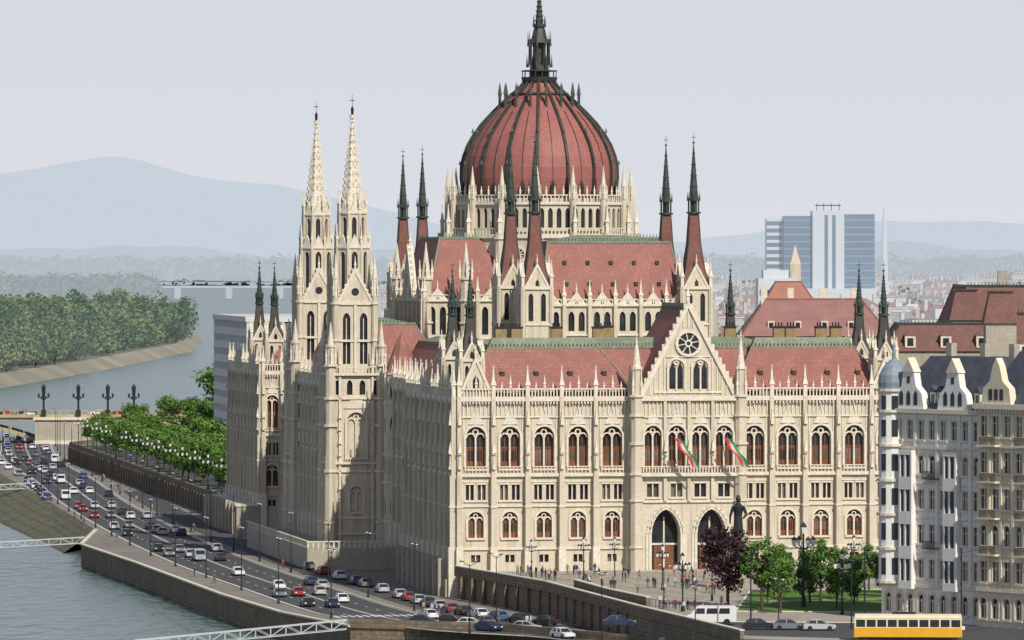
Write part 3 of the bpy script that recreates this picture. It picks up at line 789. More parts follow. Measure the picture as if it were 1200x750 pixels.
def spl(pts,n=12):
    out=[]
    for i in range(len(pts)-1):
        p0=Vector(pts[max(i-1,0)]);p1=Vector(pts[i]);p2=Vector(pts[i+1]);p3=Vector(pts[min(i+2,len(pts)-1)])
        for k in range(n):
            t=k/n; out.append(.5*((2*p1)+(-p0+p2)*t+(2*p0-5*p1+4*p2-p3)*t*t+(-p0+3*p1-3*p2+p3)*t**3))
    out.append(Vector(pts[-1])); return out
CLN=spl(cl)
acc=[0]
for i in range(1,len(CLN)): acc.append(acc[-1]+(CLN[i]-CLN[i-1]).length)
def at(s,off):
    s=max(0,min(s,acc[-1]-.01))
    for i in range(1,len(acc)):
        if acc[i]>=s: break
    t=(s-acc[i-1])/(acc[i]-acc[i-1]); p=CLN[i-1].lerp(CLN[i],t); d=(CLN[i]-CLN[i-1]).normalized()
    return (p.x-d.y*off,p.y+d.x*off,math.atan2(d.y,d.x))
def ribbon(mb,o0,o1,s0,s1,z,step=6):
    s=s0
    while s<s1-.01:
        e=min(s+step,s1); a=at(s,o0);b=at(s,o1);c=at(e,o1);d=at(e,o0)
        mb.face([(a[0],a[1],z),(b[0],b[1],z),(c[0],c[1],z),(d[0],d[1],z)]); s=e
LN=acc[-1]
rd=MB(ASPH); ribbon(rd,-7.2,7.2,0,LN,-3.992); ribbon(rd,10,16,420,LN-110,-3.990); rd.obj('quay_road')
mk=MB(WHITEP)
for o in(-6.9,6.9,-.12,.2): ribbon(mk,o,o+.14,0,LN,-3.984)
for o in(-3.6,3.6):
    s=0
    while s<LN-10: ribbon(mk,o-.07,o+.07,s,s+3,-3.984,3); s+=9
for s in (LN-190,LN-120):
    for k in range(12): ribbon(mk,-6.5+k*1.15,-6.0+k*1.15,s,s+4,-3.983,4)
mk.obj('road_marking')
kq=MB(TRIM); 
for o in(-7.35,7.35):
    s=0
    while s<LN-6:
        a=at(s,o);b2=at(s+6,o); parapet(kq,[(a[0],a[1]),(b2[0],b2[1])],-4,-3.87,.25); s+=6
kq.obj('road_kerb')
# ================================================================ VEHICLES
TYRE=mat('tyre',(.02,.02,.02),.8,0); CG=mat('car_glass',(.02,.025,.03),.08,0,spec=.6); LT=mat('headlight',(.7,.7,.65),.2,0); RL=mat('taillight',(.4,.02,.02),.3,0)
def car_mesh(paint,kind='car'):
    mb=MB(paint,CG,TYRE,LT,RL); mb.fr(0,0,1,0)
    if kind=='car':
        Lh,Wd=2.15,.87
        mb.use(paint)
        mb.prism([(-Lh,.32),(-1.75,.25),(1.75,.25),(Lh,.34),(Lh,.62),(2.0,.74),(1.05,.92),(-1.5,.96),(-2.05,.9),(-Lh,.75)],-Wd,Wd)
        b=[(-1.75,-.82),(1.1,-.82),(1.1,.82),(-1.75,.82)]; t=[(-1.25,-.62),(.3,-.62),(.3,.62),(-1.25,.62)]
        mb.use(CG)
        for i in range(4):
            j=(i+1)%4; mb.face([(b[i][0],b[i][1],.93),(b[j][0],b[j][1],.93),(t[j][0],t[j][1],1.40),(t[i][0],t[i][1],1.40)])
        mb.use(paint); mb.hexa([(x,y,1.40) for x,y in t]+[(x*.94-.02,y*.9,1.47) for x,y in t])
        for sy in(-1,1):
            for bx_,tx_ in((-1.75,-1.25),(1.1,.3),(-.35,-.4)): mb.limb((bx_,sy*.83,.93),(tx_,sy*.635,1.41),.05,.05,4)
        wx=(-1.3,1.35); wr=.33
    else:
        Lh,Wd=2.6,.95
        mb.use(paint); mb.prism([(-Lh,.4),(Lh,.4),(Lh,1.0),(2.2,1.2),(1.6,1.95),(1.3,2.1),(-2.5,2.1),(-Lh,1.95)],-Wd,Wd)
        mb.use(CG); mb.face([(2.2,-.82,1.25),(2.2,.82,1.25),(1.65,.82,1.92),(1.65,-.82,1.92)])
        for sy in(-1,1):
            for x0,x1 in((.7,1.65),(-.6,.55),(-1.9,-.75)): mb.face([(x0,sy*.96,1.25),(x1,sy*.96,1.25),(x1-.1,sy*.96,1.85),(x0,sy*.96,1.85)])
        mb.face([(-2.61,-.75,1.3),(-2.61,.75,1.3),(-2.6,.75,1.85),(-2.6,-.75,1.85)])
        wx=(-1.6,1.7); wr=.36
    mb.use(TYRE)
    for x in wx:
        for sy in(-1,1): mb.limb((x,sy*(Wd-.2),wr),(x,sy*(Wd+.02),wr),wr,wr,12)
    mb.use(LT)
    for sy in(-1,1): mb.bx(Lh-.12,Lh+.02,sy*Wd*.75-.15,sy*Wd*.75+.15,.58,.74)
    mb.use(RL)
    for sy in(-1,1): mb.bx(-Lh-.02,-Lh+.1,sy*Wd*.78-.13,sy*Wd*.78+.13,.68,.86)
    return mb.mesh()
def paint(n,c): 
    m=mat('paint_'+n,c,.3,0,spec=.5); return m
paints=[('white',(.65,.65,.65)),('silver',(.40,.41,.43)),('black',(.02,.02,.025)),('blue',(.05,.09,.25)),('red',(.30,.03,.03)),('grey',(.15,.16,.17)),('darkblue',(.02,.03,.08))]
cars=[car_mesh(paint(n,c)) for n,c in paints]
vans=[car_mesh(paint('van_white',(.62,.62,.62)),'van'),car_mesh(paint('van_grey',(.3,.31,.33)),'van')]
taxi=car_mesh(paint('taxi_yellow',(.7,.5,.03)))
def put(s,off,flip,z=-3.99,me=None,nm='car'):
    x,y,a=at(s,off)
    if me is None:
        if R.random()<.06: me=R.choice(vans); nm='van'
        else: me=R.choice([cars[0],cars[0],cars[1],cars[1],cars[2],cars[2],cars[3],cars[4],cars[5],cars[5],cars[6]])
    inst(me,nm,(x,y,z),a+(pi if flip else 0)+R.uniform(-.02,.02))
s=20
while s<LN-60:
    for o,fp,pr in((-5.2,False,.42),(-1.8,False,.40),(1.9,True,.26),(5.3,True,.30)):
        if R.random()<pr*(1.0 if s<720 else .7): put(s+R.uniform(-4,4),o,fp)
    s+=16
s=LN-330
while s<LN-150:
    if R.random()<.55: put(s,13,True,me=R.choice(cars),nm='parked_car')
    s+=8
s=180
while s<470:
    if R.random()<.6: put(s,-9.2,False,me=R.choice(cars),nm='parked_car')
    s+=8
put(370,-1.8,False,me=taxi,nm='taxi')
inst(vans[0],'minibus',(27,815,.02),pi,(1.3,1.15,1.25))
for x,y,k in((33,805,2),(37,804.5,5),(41,803,1),(58,800,0),(14.5,812,6)): inst(cars[k],'car',(x,y,.02),.05)
for x,y,k in((-13,880,6),(-9,881,2),(-6,874,0),(2,866,1)): inst(cars[k],'car',(x,y,-3.98),-.2)
yt=mat('tram_yellow',(.62,.33,.02),.4,.1,1); ct=mat('tram_cream',(.62,.55,.40),.5,.1,1)
tm=MB(yt,ct,CG,DARK)
tm.use(yt); tm.bx(-7,7,-1.2,1.2,.5,1.7)
tm.use(ct); tm.bx(-7,7,-1.2,1.2,2.75,3.0); tm.bx(-6.98,6.98,-1.16,1.16,1.7,1.8)
for i in range(11):
    x=-6.95+i*1.37; tm.bx(x,x+.2,-1.19,-1.1,1.7,2.75); tm.bx(x,x+.2,1.1,1.19,1.7,2.75)
tm.use(CG); tm.bx(-6.9,6.9,-1.1,1.1,1.8,2.75)
tm.use(ct); tm.fr(0,0,0,1)
tm.prism([(-1.22,3.0),(1.22,3.0),(1.1,3.25),(.7,3.45),(-.7,3.45),(-1.1,3.25)],-6.9,6.9)
tm.use(DARK)
for x in(-4.6,-3,3,4.6):
    for sy in(-1,1): tm.limb((x,sy*.7,.35),(x,sy*.85,.35),.35,.35,12)
tm.bx(-6.5,6.5,-1,1,.3,.5)
tm.bx(-2,1,-.5,.5,3.45,3.7); tm.limb((-1,0,3.7),(.3,0,4.4),.04,.04,4); tm.limb((.3,0,4.4),(-.6,0,5.2),.04,.04,4); tm.bx(-.8,-.5,-.8,.8,5.2,5.26)
tm.obj('tram',loc=(51.5,782,.02),rot=-.06)
rl=MB(DARK)
for dy in(-.72,.72): rl.bx(28,100,781.9+dy-.04,781.9+dy+.04,.0,.03)
rl.obj('tram_rails')
# ================================================================ TREES
def tree_mesh(seed,h,cr,nc,nl,ls,lm,th=.28):
    r=random.Random(seed); mb=MB(BARK,*lm)
    mb.cur=0
    top=(r.uniform(-.3,.3),r.uniform(-.3,.3),h*.62)
    mb.limb((0,0,0),(top[0]*.4,top[1]*.4,h*th),h*.022,h*.017,8); mb.limb((top[0]*.4,top[1]*.4,h*th),top,h*.017,h*.007,6)
    ch=(h*(1-th*.75))/2; cz=h-ch
    for i in range(nc):
        while True:
            p=Vector((r.uniform(-1,1),r.uniform(-1,1),r.uniform(-1,1)))
            if .25<p.length<.88: break
        c=Vector((p.x*cr,p.y*cr,cz+p.z*ch)); rc=cr*r.uniform(.26,.48)
        mb.cur=0; zz=max(h*th*.8,min(c.z-1,h*.55)); mb.limb((top[0]*.5,top[1]*.5,zz*.75),tuple(c),h*.008,h*.002,4)
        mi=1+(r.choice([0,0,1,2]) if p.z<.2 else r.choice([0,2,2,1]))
        for k in range(nl):
            q=Vector((r.gauss(0,1),r.gauss(0,1),r.gauss(0,1))).normalized()*(rc*r.uniform(.45,1.12))
            q.z*=.8
            n=(q.normalized()+Vector((r.uniform(-.9,.9),r.uniform(-.9,.9),r.uniform(-.5,1)))).normalized()
            u=n.orthogonal().normalized(); w=n.cross(u); a=r.uniform(0,pi); u,w=u*math.cos(a)+w*math.sin(a),w*math.cos(a)-u*math.sin(a)
            sz=ls*r.uniform(.6,1.3); o=c+q
            mb.cur=mi if r.random()<.8 else r.choice([1,2,3])
            mb.face([tuple(o-u*sz),tuple(o-w*sz*.6),tuple(o+u*sz),tuple(o+w*sz*.6)])
    return mb.mesh()
tA=[tree_mesh(i,9,3.7,26,80,.30,LEAF) for i in range(5)]
tP=tree_mesh(50,12.2,4.2,34,120,.27,LEAFP,.2)
tG=[tree_mesh(60+i,9,2.5,20,95,.22,LEAF,.22) for i in range(4)]
inst(tP,'purple_tree',(30.7,856,0),0)
for x,y,h in((35.3,850,10.8),(37.6,842,8),(44.7,871,10),(50,871,7.5),(41.5,860,6.5),(55,881,7.5),(47.5,878,8),(43,868,8.5),(57.5,868,7),(53,893,8),
             (38.5,880,8.5),(40,893,8),(49,862,7),(53.5,858,8),(46,852,6.5),(58,889,8.5),(36.8,866,7)):
    inst(R.choice(tG),'deciduous_tree',(x,y,0),R.uniform(0,6),h/9)
row=[(-114,1575),(-63,1256)]
for k in range(20):
    t=k/19; x=row[0][0]*(1-t)+row[1][0]*t+5; y=row[0][1]*(1-t)+row[1][1]*t
    inst(R.choice(tA),'embankment_tree',(x+R.uniform(-1,1),y,0),R.uniform(0,6),R.uniform(.85,1.15))
    if k%2==0: inst(R.choice(tA),'embankment_tree',(x+9+R.uniform(-2,2),y+R.uniform(-5,5),0),R.uniform(0,6),R.uniform(.9,1.25))
for x,y,s_ in((-88,1660,1.3),(-96,1700,1.2),(-82,1640,1.3),(-104,1665,1.1),(-76,1480,1.2),(-70,1420,1.3),(-92,1860,1.9),(-86,1900,2.0),(-68,1330,1.3)): inst(R.choice(tA),'deciduous_tree',(x,y,0),R.uniform(0,6),s_)
isl=[(-400,2250),(-224,2639),(-206,3098),(-194,3652),(-209,4090),(-256,4812),(-330,5453),(-700,5900),(-1200,5600),(-1200,2600)]
ins=[(-400,2262),(-234,2665),(-216,3104),(-204,3652),(-219,4080),(-266,4790),(-336,5430),(-700,5870),(-1190,5570),(-1190,2620)]
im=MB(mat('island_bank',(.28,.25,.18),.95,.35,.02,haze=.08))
for i in range(len(isl)):
    j=(i+1)%len(isl); im.face([(*isl[i],-8.2),(*isl[j],-8.2),(*ins[j],-3),(*ins[i],-3)])
im.use(LAND); im.face([(*p,-3) for p in ins]); im.obj('island')
def inpoly(x,y,P):
    c=False; j=len(P)-1
    for i in range(len(P)):
        if (P[i][1]>y)!=(P[j][1]>y) and x<(P[j][0]-P[i][0])*(y-P[i][1])/(P[j][1]-P[i][1])+P[i][0]: c=not c
        j=i
    return c
def crown(mb,r,x,y,z,h,cr,n,ls,nm=3):
    nc=8; cs=[]; base=1+r.randrange(nm)
    for i in range(nc):
        a=r.uniform(0,2*pi); q=r.uniform(.1,.62)*cr; cs.append((x+q*math.cos(a),y+q*math.sin(a),z+h*r.uniform(.3,.84),cr*r.uniform(.32,.6),base if r.random()<.8 else 1+r.randrange(nm)))
    for k in range(n):
        c=r.choice(cs); q=Vector((r.gauss(0,1),r.gauss(0,1),r.gauss(0,1))).normalized()*c[3]*r.uniform(.75,1.1)
        nn=(q.normalized()+Vector((r.uniform(-.7,.7),r.uniform(-.7,.7),r.uniform(-.3,.8)))).normalized(); u=nn.orthogonal().normalized(); w=nn.cross(u); sz=ls*r.uniform(.6,1.3)
        o=Vector((c[0],c[1],c[2]))+q; mb.cur=c[4]
        mb.face([tuple(o-u*sz),tuple(o-w*sz*.7),tuple(o+u*sz),tuple(o+w*sz*.7)])
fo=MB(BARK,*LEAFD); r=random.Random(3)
ct_=0
while ct_<520:
    y=2600+ (r.random()**1.3)*2700; x=r.uniform(-.089*y-20,-190)
    if not inpoly(x,y,ins): continue
    big=noise.noise(Vector((x*.012,y*.004,3)))
    h=r.uniform(12,22)*(1+.6*big); cr=r.uniform(6,12)
    if r.random()<.10: h*=1.3; cr*=.7
    fo.cur=0; fo.limb((x,y,-3),(x,y,-3+h*.5),.4,.25,4)
    crown(fo,r,x,y,-3,h,cr,220,.95*(y/2900),5); ct_+=1
for i in range(1,6):
    a,b2=ins[i],ins[i+1]
    for k in range(22):
        t=r.random(); x=a[0]*(1-t)+b2[0]*t-r.uniform(4,14); y=a[1]*(1-t)+b2[1]*t; h=r.uniform(7,17)
        crown(fo,r,x,y,-3.5,h,r.uniform(4,7),120,1.0*(y/2900),5)
fo.obj('island_forest')
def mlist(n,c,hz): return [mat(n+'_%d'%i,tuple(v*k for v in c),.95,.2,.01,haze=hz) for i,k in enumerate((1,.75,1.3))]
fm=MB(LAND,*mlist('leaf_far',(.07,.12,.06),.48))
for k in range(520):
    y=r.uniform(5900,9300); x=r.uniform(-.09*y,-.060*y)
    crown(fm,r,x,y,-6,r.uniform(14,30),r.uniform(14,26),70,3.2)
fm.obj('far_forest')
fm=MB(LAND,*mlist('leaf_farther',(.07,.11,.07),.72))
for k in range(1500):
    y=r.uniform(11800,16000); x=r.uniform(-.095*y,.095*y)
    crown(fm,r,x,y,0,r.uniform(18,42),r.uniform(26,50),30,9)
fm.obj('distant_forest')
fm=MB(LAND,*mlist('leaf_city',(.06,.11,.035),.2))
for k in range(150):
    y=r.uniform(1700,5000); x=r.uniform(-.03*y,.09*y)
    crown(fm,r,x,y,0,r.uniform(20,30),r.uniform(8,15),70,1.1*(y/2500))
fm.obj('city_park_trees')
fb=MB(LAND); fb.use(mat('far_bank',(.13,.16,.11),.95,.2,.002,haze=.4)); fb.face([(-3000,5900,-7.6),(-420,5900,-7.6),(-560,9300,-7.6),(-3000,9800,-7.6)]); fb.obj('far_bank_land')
def hills(name,y0,depth,fn,x0,x1,col,hz,nx=160,ny=14):
    vs=[];fs=[]
    for j in range(ny+1):
        for i in range(nx+1):
            x=x0+(x1-x0)*i/nx; t=j/ny; y=y0+depth*t
            z=fn(x)*math.sin(t*pi/2)**.9 + (noise.noise(Vector((x*.0022,y*.002,1)))*26+noise.noise(Vector((x*.008,y*.006,5)))*9)*t
            vs.append((x,y,z-2*(1-t)))
    for j in range(ny):
        for i in range(nx):
            a=j*(nx+1)+i; fs.append((a,a+1,a+nx+2,a+nx+1))
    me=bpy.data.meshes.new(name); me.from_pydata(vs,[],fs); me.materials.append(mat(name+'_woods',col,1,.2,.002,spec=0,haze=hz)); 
    me.polygons.foreach_set('use_smooth',[True]*len(fs)); o=bpy.data.objects.new(name,me); COL.objects.link(o)
def h1(x):
    px=600+7052*x/23000; g=lambda c,w,a:a*math.exp(-((px-c)/w)**2)
    return (g(135,130,96)+g(330,110,58)+g(480,90,26)+g(-60,120,60)+g(960,120,20)+g(1150,150,26)+12)*23000/7052+50
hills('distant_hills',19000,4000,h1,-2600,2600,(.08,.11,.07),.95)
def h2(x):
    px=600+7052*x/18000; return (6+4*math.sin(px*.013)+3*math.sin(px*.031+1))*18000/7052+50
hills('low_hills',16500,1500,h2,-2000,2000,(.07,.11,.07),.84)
# ================================================================ BRIDGES
br=MB(mat('bridge_cream',(.40,.34,.20),.8,.2,.3),DARK,STONE2)
bo=br.mats[0]
br.use(bo); br.bx(-620,-88,1735,1752,2.6,3.9); br.bx(-620,-88,1734.4,1735,3.4,4.3)
for i in range(260): br.bx(-620+i*2.04,-619.6+i*2.04,1734.5,1734.8,4.3,5.3)
br.bx(-620,-88,1734.4,1734.9,5.3,5.5)
for k,(a,b2) in enumerate(((-137,-118),(-205,-190),(-280,-265),(-355,-340))):
    br.use(STONE2); br.bx(a,b2,1728,1758,-9,3.2); br.use(TRIM); br.bx(a-.5,b2+.5,1727.4,1758,2.9,3.6); br.bx(a-.3,b2+.3,1727.6,1758,-4,-3)
br.use(bo)
for a,b2 in((-118,-90),(-190,-137),(-265,-205),(-340,-280)):
    n=14
    for i in range(n):
        x0=a+(b2-a)*i/n;x1=a+(b2-a)*(i+1)/n; f=lambda x:2.6-5.2*((2*(x-a)/(b2-a)-1)**2)
        br.hexa([(x0,1735.2,f(x0)-1),(x1,1735.2,f(x1)-1),(x1,1751,f(x1)-1),(x0,1751,f(x0)-1),(x0,1735.2,f(x0)),(x1,1735.2,f(x1)),(x1,1751,f(x1)),(x0,1751,f(x0))])
        br.bx(x0-.15,x0+.15,1735.3,1735.7,f(x0),2.6)
br.use(DARK)
for x in(-169,-135,-125,-116.5,-109,-150):
    br.bx(x-.7,x+.7,1733.5,1735,3.9,5.6); br.ngon(x,1734.3,5.6,9,.35,.3,8); br.ngon(x,1734.3,9,9.5,.9,.9,8); br.ngon(x,1734.3,9.5,12.2,.45,.65,8); br.ngon(x,1734.3,12.2,13.2,.7,.05,8)
    for sg in(-1,1): br.limb((x,1734.3,8.4),(x+sg*1.4,1734.3,9.4),.14,.1,4); br.ngon(x+sg*1.4,1734.3,9.2,10.4,.35,.3,6)
br.obj('river_bridge')
for k in range(9): inst(R.choice(cars),'car',(R.uniform(-165,-95),R.choice([1739,1743,1748]),3.9),R.choice([0,pi]))
b2m=MB(mat('far_bridge',(.3,.3,.3),.9,0,haze=.6))
b2m.bx(-900,-150,8200,8225,6.5,9.5)
for i in range(12): b2m.bx(-880+i*70,-872+i*70,8200,8225,-8,6.5)
for i in range(20): b2m.bx(-900+i*39,-899.2+i*39,8200,8201,9.5,16)
b2m.obj('distant_bridge')
def gang(name,x0,x1,y,z0,z1,w,h):
    g=MB(mat(name+'_steel',(.5,.52,.54),.5,.1,1),DARK); L=x1-x0; n=int(L/2.2)
    zz=lambda x:z0+(z1-z0)*(x-x0)/L
    for s_ in(0,w):
        for k in(0,h): g.limb((x0,y+s_,zz(x0)+k),(x1,y+s_,zz(x1)+k),.09,.09,4)
        for i in range(n):
            a=x0+L*i/n;b=x0+L*(i+1)/n; g.limb((a,y+s_,zz(a)),(a,y+s_,zz(a)+h),.05,.05,4); g.limb((a,y+s_,zz(a) if i%2 else zz(a)+h),(b,y+s_,zz(b)+h if i%2 else zz(b)),.045,.045,4)
    g.use(DARK); g.hexa([(x0,y,zz(x0)-.15),(x1,y,zz(x1)-.15),(x1,y+w,zz(x1)-.15),(x0,y+w,zz(x0)-.15),(x0,y,zz(x0)),(x1,y,zz(x1)),(x1,y+w,zz(x1)),(x0,y+w,zz(x0))])
    g.obj(name)
gang('gangway',-125,-80.5,1131,-6.6,-4,2.2,1.1); gang('gangway',-160,-112,1398,-6.4,-4,2.2,1.2); gang('gangway',-55,-24,873,-7.2,-4.2,2.5,1.3)
pt=MB(mat('pontoon',(.25,.27,.28),.6,.2,.5),TRIM); pt.bx(-58,-48,866,880,-8.2,-7.3); pt.bx(-140,-120,1128,1137,-8.2,-6.8)
for x in(-57,-49): pt.use(TRIM); pt.ngon(x,867,-8,-5.5,.3,.3,8)
pt.obj('landing_pontoon')
# ================================================================ BUILDINGS
def wingrid(mb,F,L,z0,floors,fh,n,ww,wh,wall,dep=.35,kind='rect',trim=True,wood=0,hood=.1,kinds=None):
    mb.fr(*F); bw=L/n
    for f in range(floors):
        zb=z0+f*fh
        for i in range(n):
            k=kinds[f] if kinds else kind
            mb.cell(bw*i,bw*(i+1),zb,zb+fh,bw*(i+.5),ww,zb+fh*.25,zb+fh*.25+wh,k,dep=dep,wall=wall,mull=1,hood=hood)
            c=bw*(i+.5); g=-dep*.85
            mb.use(TRIM); mb.box(c-ww/2,c+ww/2,g,g+.09,zb+fh*.25+wh*.62,zb+fh*.25+wh*.68)
            for sg in(-1,1): mb.box(c+sg*(ww/2+.02)-.06,c+sg*(ww/2+.02)+.06,-.1,.05,zb+fh*.25,zb+fh*.25+wh)
        if trim: mb.use(TRIM); mb.box(0,L,-.02,.16,zb+fh-.2,zb+fh+.05)
def mansard(mb,F,L,D,z0,z1,iu,iv,m,cap):
    mb.fr(*F); P=mb.P
    a=[P(0,0,z0),P(L,0,z0),P(L,-D,z0),P(0,-D,z0)]; b=[P(iu,-iv,z1),P(L-iu,-iv,z1),P(L-iu,-D+iv,z1),P(iu,-D+iv,z1)]
    mb.use(m)
    for i in range(4): mb.face([a[i],a[(i+1)%4],b[(i+1)%4],b[i]])
    mb.use(cap); mb.face(b)
sw=mat('white_stucco',(.76,.745,.71),.85,.1,.3,streak=.18,fine=3); slate=mat('slate_roof',(.07,.08,.10),.6,.3,.8,rows=1.2); zinc=mat('zinc',(.22,.27,.32),.4,.2,1)
wb=MB(sw); F=(51.2,830,.6,-.8); LW=20.6
wingrid(wb,F,LW,0,6,4.75,9,1.15,2.5,sw,kinds=['round','rect','rect','rect','round','rect'])
wb.fr(*F)
wb.use(sw); wb.box(.4,LW-.1,-18,-.36,0,28.4); wb.box(-.3,0,-18,.0,0,28.5)
wb.use(TRIM); wb.box(-.5,LW,-.1,.7,28.5,29.1); wb.box(-.4,LW,-.05,.35,4.6,5.1); wb.box(-.4,LW,-.05,.3,23.6,23.95)
wb.use(sw)
for a in(2.29,6.87,11.44,16.0,18.3): wb.box(a-.25,a+.25,-.05,.22,5.1,28.5)
for c,wd in((5.7,2.7),(14.9,2.7)):
    for zf in(5.3,10.05,14.8,19.55):
        wb.use(sw); wb.prism([(c-wd/2,zf-.9),(c+wd/2,zf-.9),(c+wd/2,zf+.2),(c-wd/2,zf+.2)],-.05,.95)
        wb.box(c-wd/2,c+wd/2,-.05,.95,zf+3.2,zf+3.85)
        wb.use(GLASS); wb.box(c-wd/2+.15,c+wd/2-.15,-.05,.8,zf+.2,zf+3.2)
        wb.use(sw)
        for x in(c-wd/2,c-.25,c+wd/2-.35): wb.box(x,x+.35,.2,.92,zf+.2,zf+3.2)
    wb.use(sw); wb.prism([(c-3.2,29.1),(c+3.2,29.1),(c+2.7,31.2),(c+1.5,32.2),(c+1.1,34.2),(c,35.6),(c-1.1,34.2),(c-1.5,32.2),(c-2.7,31.2)],-.8,.3)
    wb.use(TRIM); wb.prism([(c-1.3,34.1),(c+1.3,34.1),(c,36.1)],-.9,.45)
    wb.use(GLASS)
    for x in(c-1.5,c,c+1.5): wb.prism([(x-.38,29.6),(x+.38,29.6),(x+.38,31.1),(x,31.6),(x-.38,31.1)],.3,.34)
    wb.prism([(c-.3,32.6),(c+.3,32.6),(c+.3,33.5),(c-.3,33.5)],.3,.34)
mansard(wb,F,LW,17,28.8,36.2,3,6,slate,slate)
wb.fr(*F)
for a in(9.4,10.9,18.6):
    wb.use(sw); wb.box(a-.55,a+.55,-2.2,-.9,29.4,31.4); wb.use(GLASS); wb.box(a-.32,a+.32,-.9,-.86,29.8,31.1); wb.use(slate); wb.prism([(a-.75,31.4),(a+.75,31.4),(a,32.3)],-2.6,-.7)
wb.use(DARK)
for a0,z in((9.2,10.0),(9.2,19.5),(.6,5.2)):
    wb.box(a0,a0+2.6,.0,.9,z,z+.12)
    for i in range(12): wb.box(a0+i*.23,a0+.05+i*.23,.84,.9,z+.12,z+1.05)
    wb.box(a0,a0+2.6,.82,.92,z+1.05,z+1.12)
p=wb.P(1.6,-.6,0)
wb.use(sw); wb.ngon(p[0],p[1],5,31.6,2.15,2.1,16)
for i in range(0,16,2):
    t=2*pi*i/16
    for zf in(6.2,11,15.8,20.5,25.2,28.9):
        c_,s_=math.cos(t),math.sin(t); wb.use(GLASS); zz=zf+(2.3 if zf<28 else 1.9); r_=2.16; w_=.42
        wb.face([(p[0]+r_*c_-w_*s_,p[1]+r_*s_+w_*c_,zf),(p[0]+r_*c_+w_*s_,p[1]+r_*s_-w_*c_,zf),(p[0]+r_*c_+w_*s_,p[1]+r_*s_-w_*c_,zz),(p[0]+r_*c_-w_*s_,p[1]+r_*s_+w_*c_,zz)])
wb.use(TRIM)
for z in(5,9.6,14.3,19,23.8,28.5,31.4): wb.ngon(p[0],p[1],z,z+.35,2.45,2.45,16)
wb.use(zinc)
dp=[(31.7,2.1),(32.6,2.25),(33.6,2.1),(34.6,1.6),(35.4,.9),(35.8,.4)]
for i in range(5): wb.ngon(p[0],p[1],dp[i][0],dp[i+1][0],dp[i][1],dp[i+1][1],16)
wb.ngon(p[0],p[1],35.8,36.9,.3,.25,8); wb.ngon(p[0],p[1],36.9,38.6,.25,.02,8)
for a in(4,11,17): wb.use(STONE2); wb.box(a,a+1.1,-9,-8,34,38)
wb.obj('white_apartment_building')
bs=mat('beige_stucco',(.70,.62,.46),.85,.1,.3,streak=.15,fine=3)
bb=MB(bs); F=(62.9,812.2,.6,-.8); LB=19
wingrid(bb,F,LB,0,6,4.9,8,1.25,2.7,bs,kinds=['round','rect','round','rect','rect','rect'],hood=.16)
bb.fr(*F); bb.use(bs); bb.box(.05,LB,-18,-.36,0,29.3); bb.box(-.02,.5,-1.3,0.03,0,29.4)
for a in(2.37,4.75,7.12,9.5,11.9): bb.box(a-.22,a+.22,-.05,.2,5.3,29.4)
bb.use(TRIM); bb.box(-.3,LB,-.1,.8,29.4,30.1); bb.box(0,LB,-.05,.4,4.8,5.3); bb.box(0,LB,-.05,.35,24.2,24.5)
for i in range(30): bb.box(.1+i*.62,.35+i*.62,-.05,.65,28.9,29.4)
bb.use(DARK)
for z in(9.9,14.8,19.7,24.6):
    for a0 in(1.5,8.6):
        bb.use(bs); bb.box(a0,a0+3.2,0,1.15,z-.25,z); bb.use(DARK)
        for i in range(15): bb.box(a0+i*.225,a0+.05+i*.225,1.08,1.14,z,z+1)
        bb.box(a0,a0+3.2,1.06,1.16,z+1,z+1.08)
bb.use(bs)
bb.prism([(1,30.1),(7,30.1),(6.6,32.2),(5.3,33.2),(4.7,35.2),(4,36.3),(3.3,35.2),(2.7,33.2),(1.4,32.2)],-.8,.3)
bb.use(GLASS); 
for x in(2.9,4,5.1): bb.prism([(x-.35,30.6),(x+.35,30.6),(x+.35,32.1),(x-.35,32.1)],.3,.34)
mansard(bb,F,LB,17,29.8,37.2,3,5,slate,slate)
bb.obj('beige_apartment_building')
pal=[(.50,.48,.43),(.44,.40,.33),(.55,.53,.50),(.38,.34,.28),(.50,.42,.33),(.58,.58,.58)]
rp=[(.27,.13,.10),(.30,.15,.11),(.20,.19,.19),(.24,.15,.13),(.28,.26,.25)]
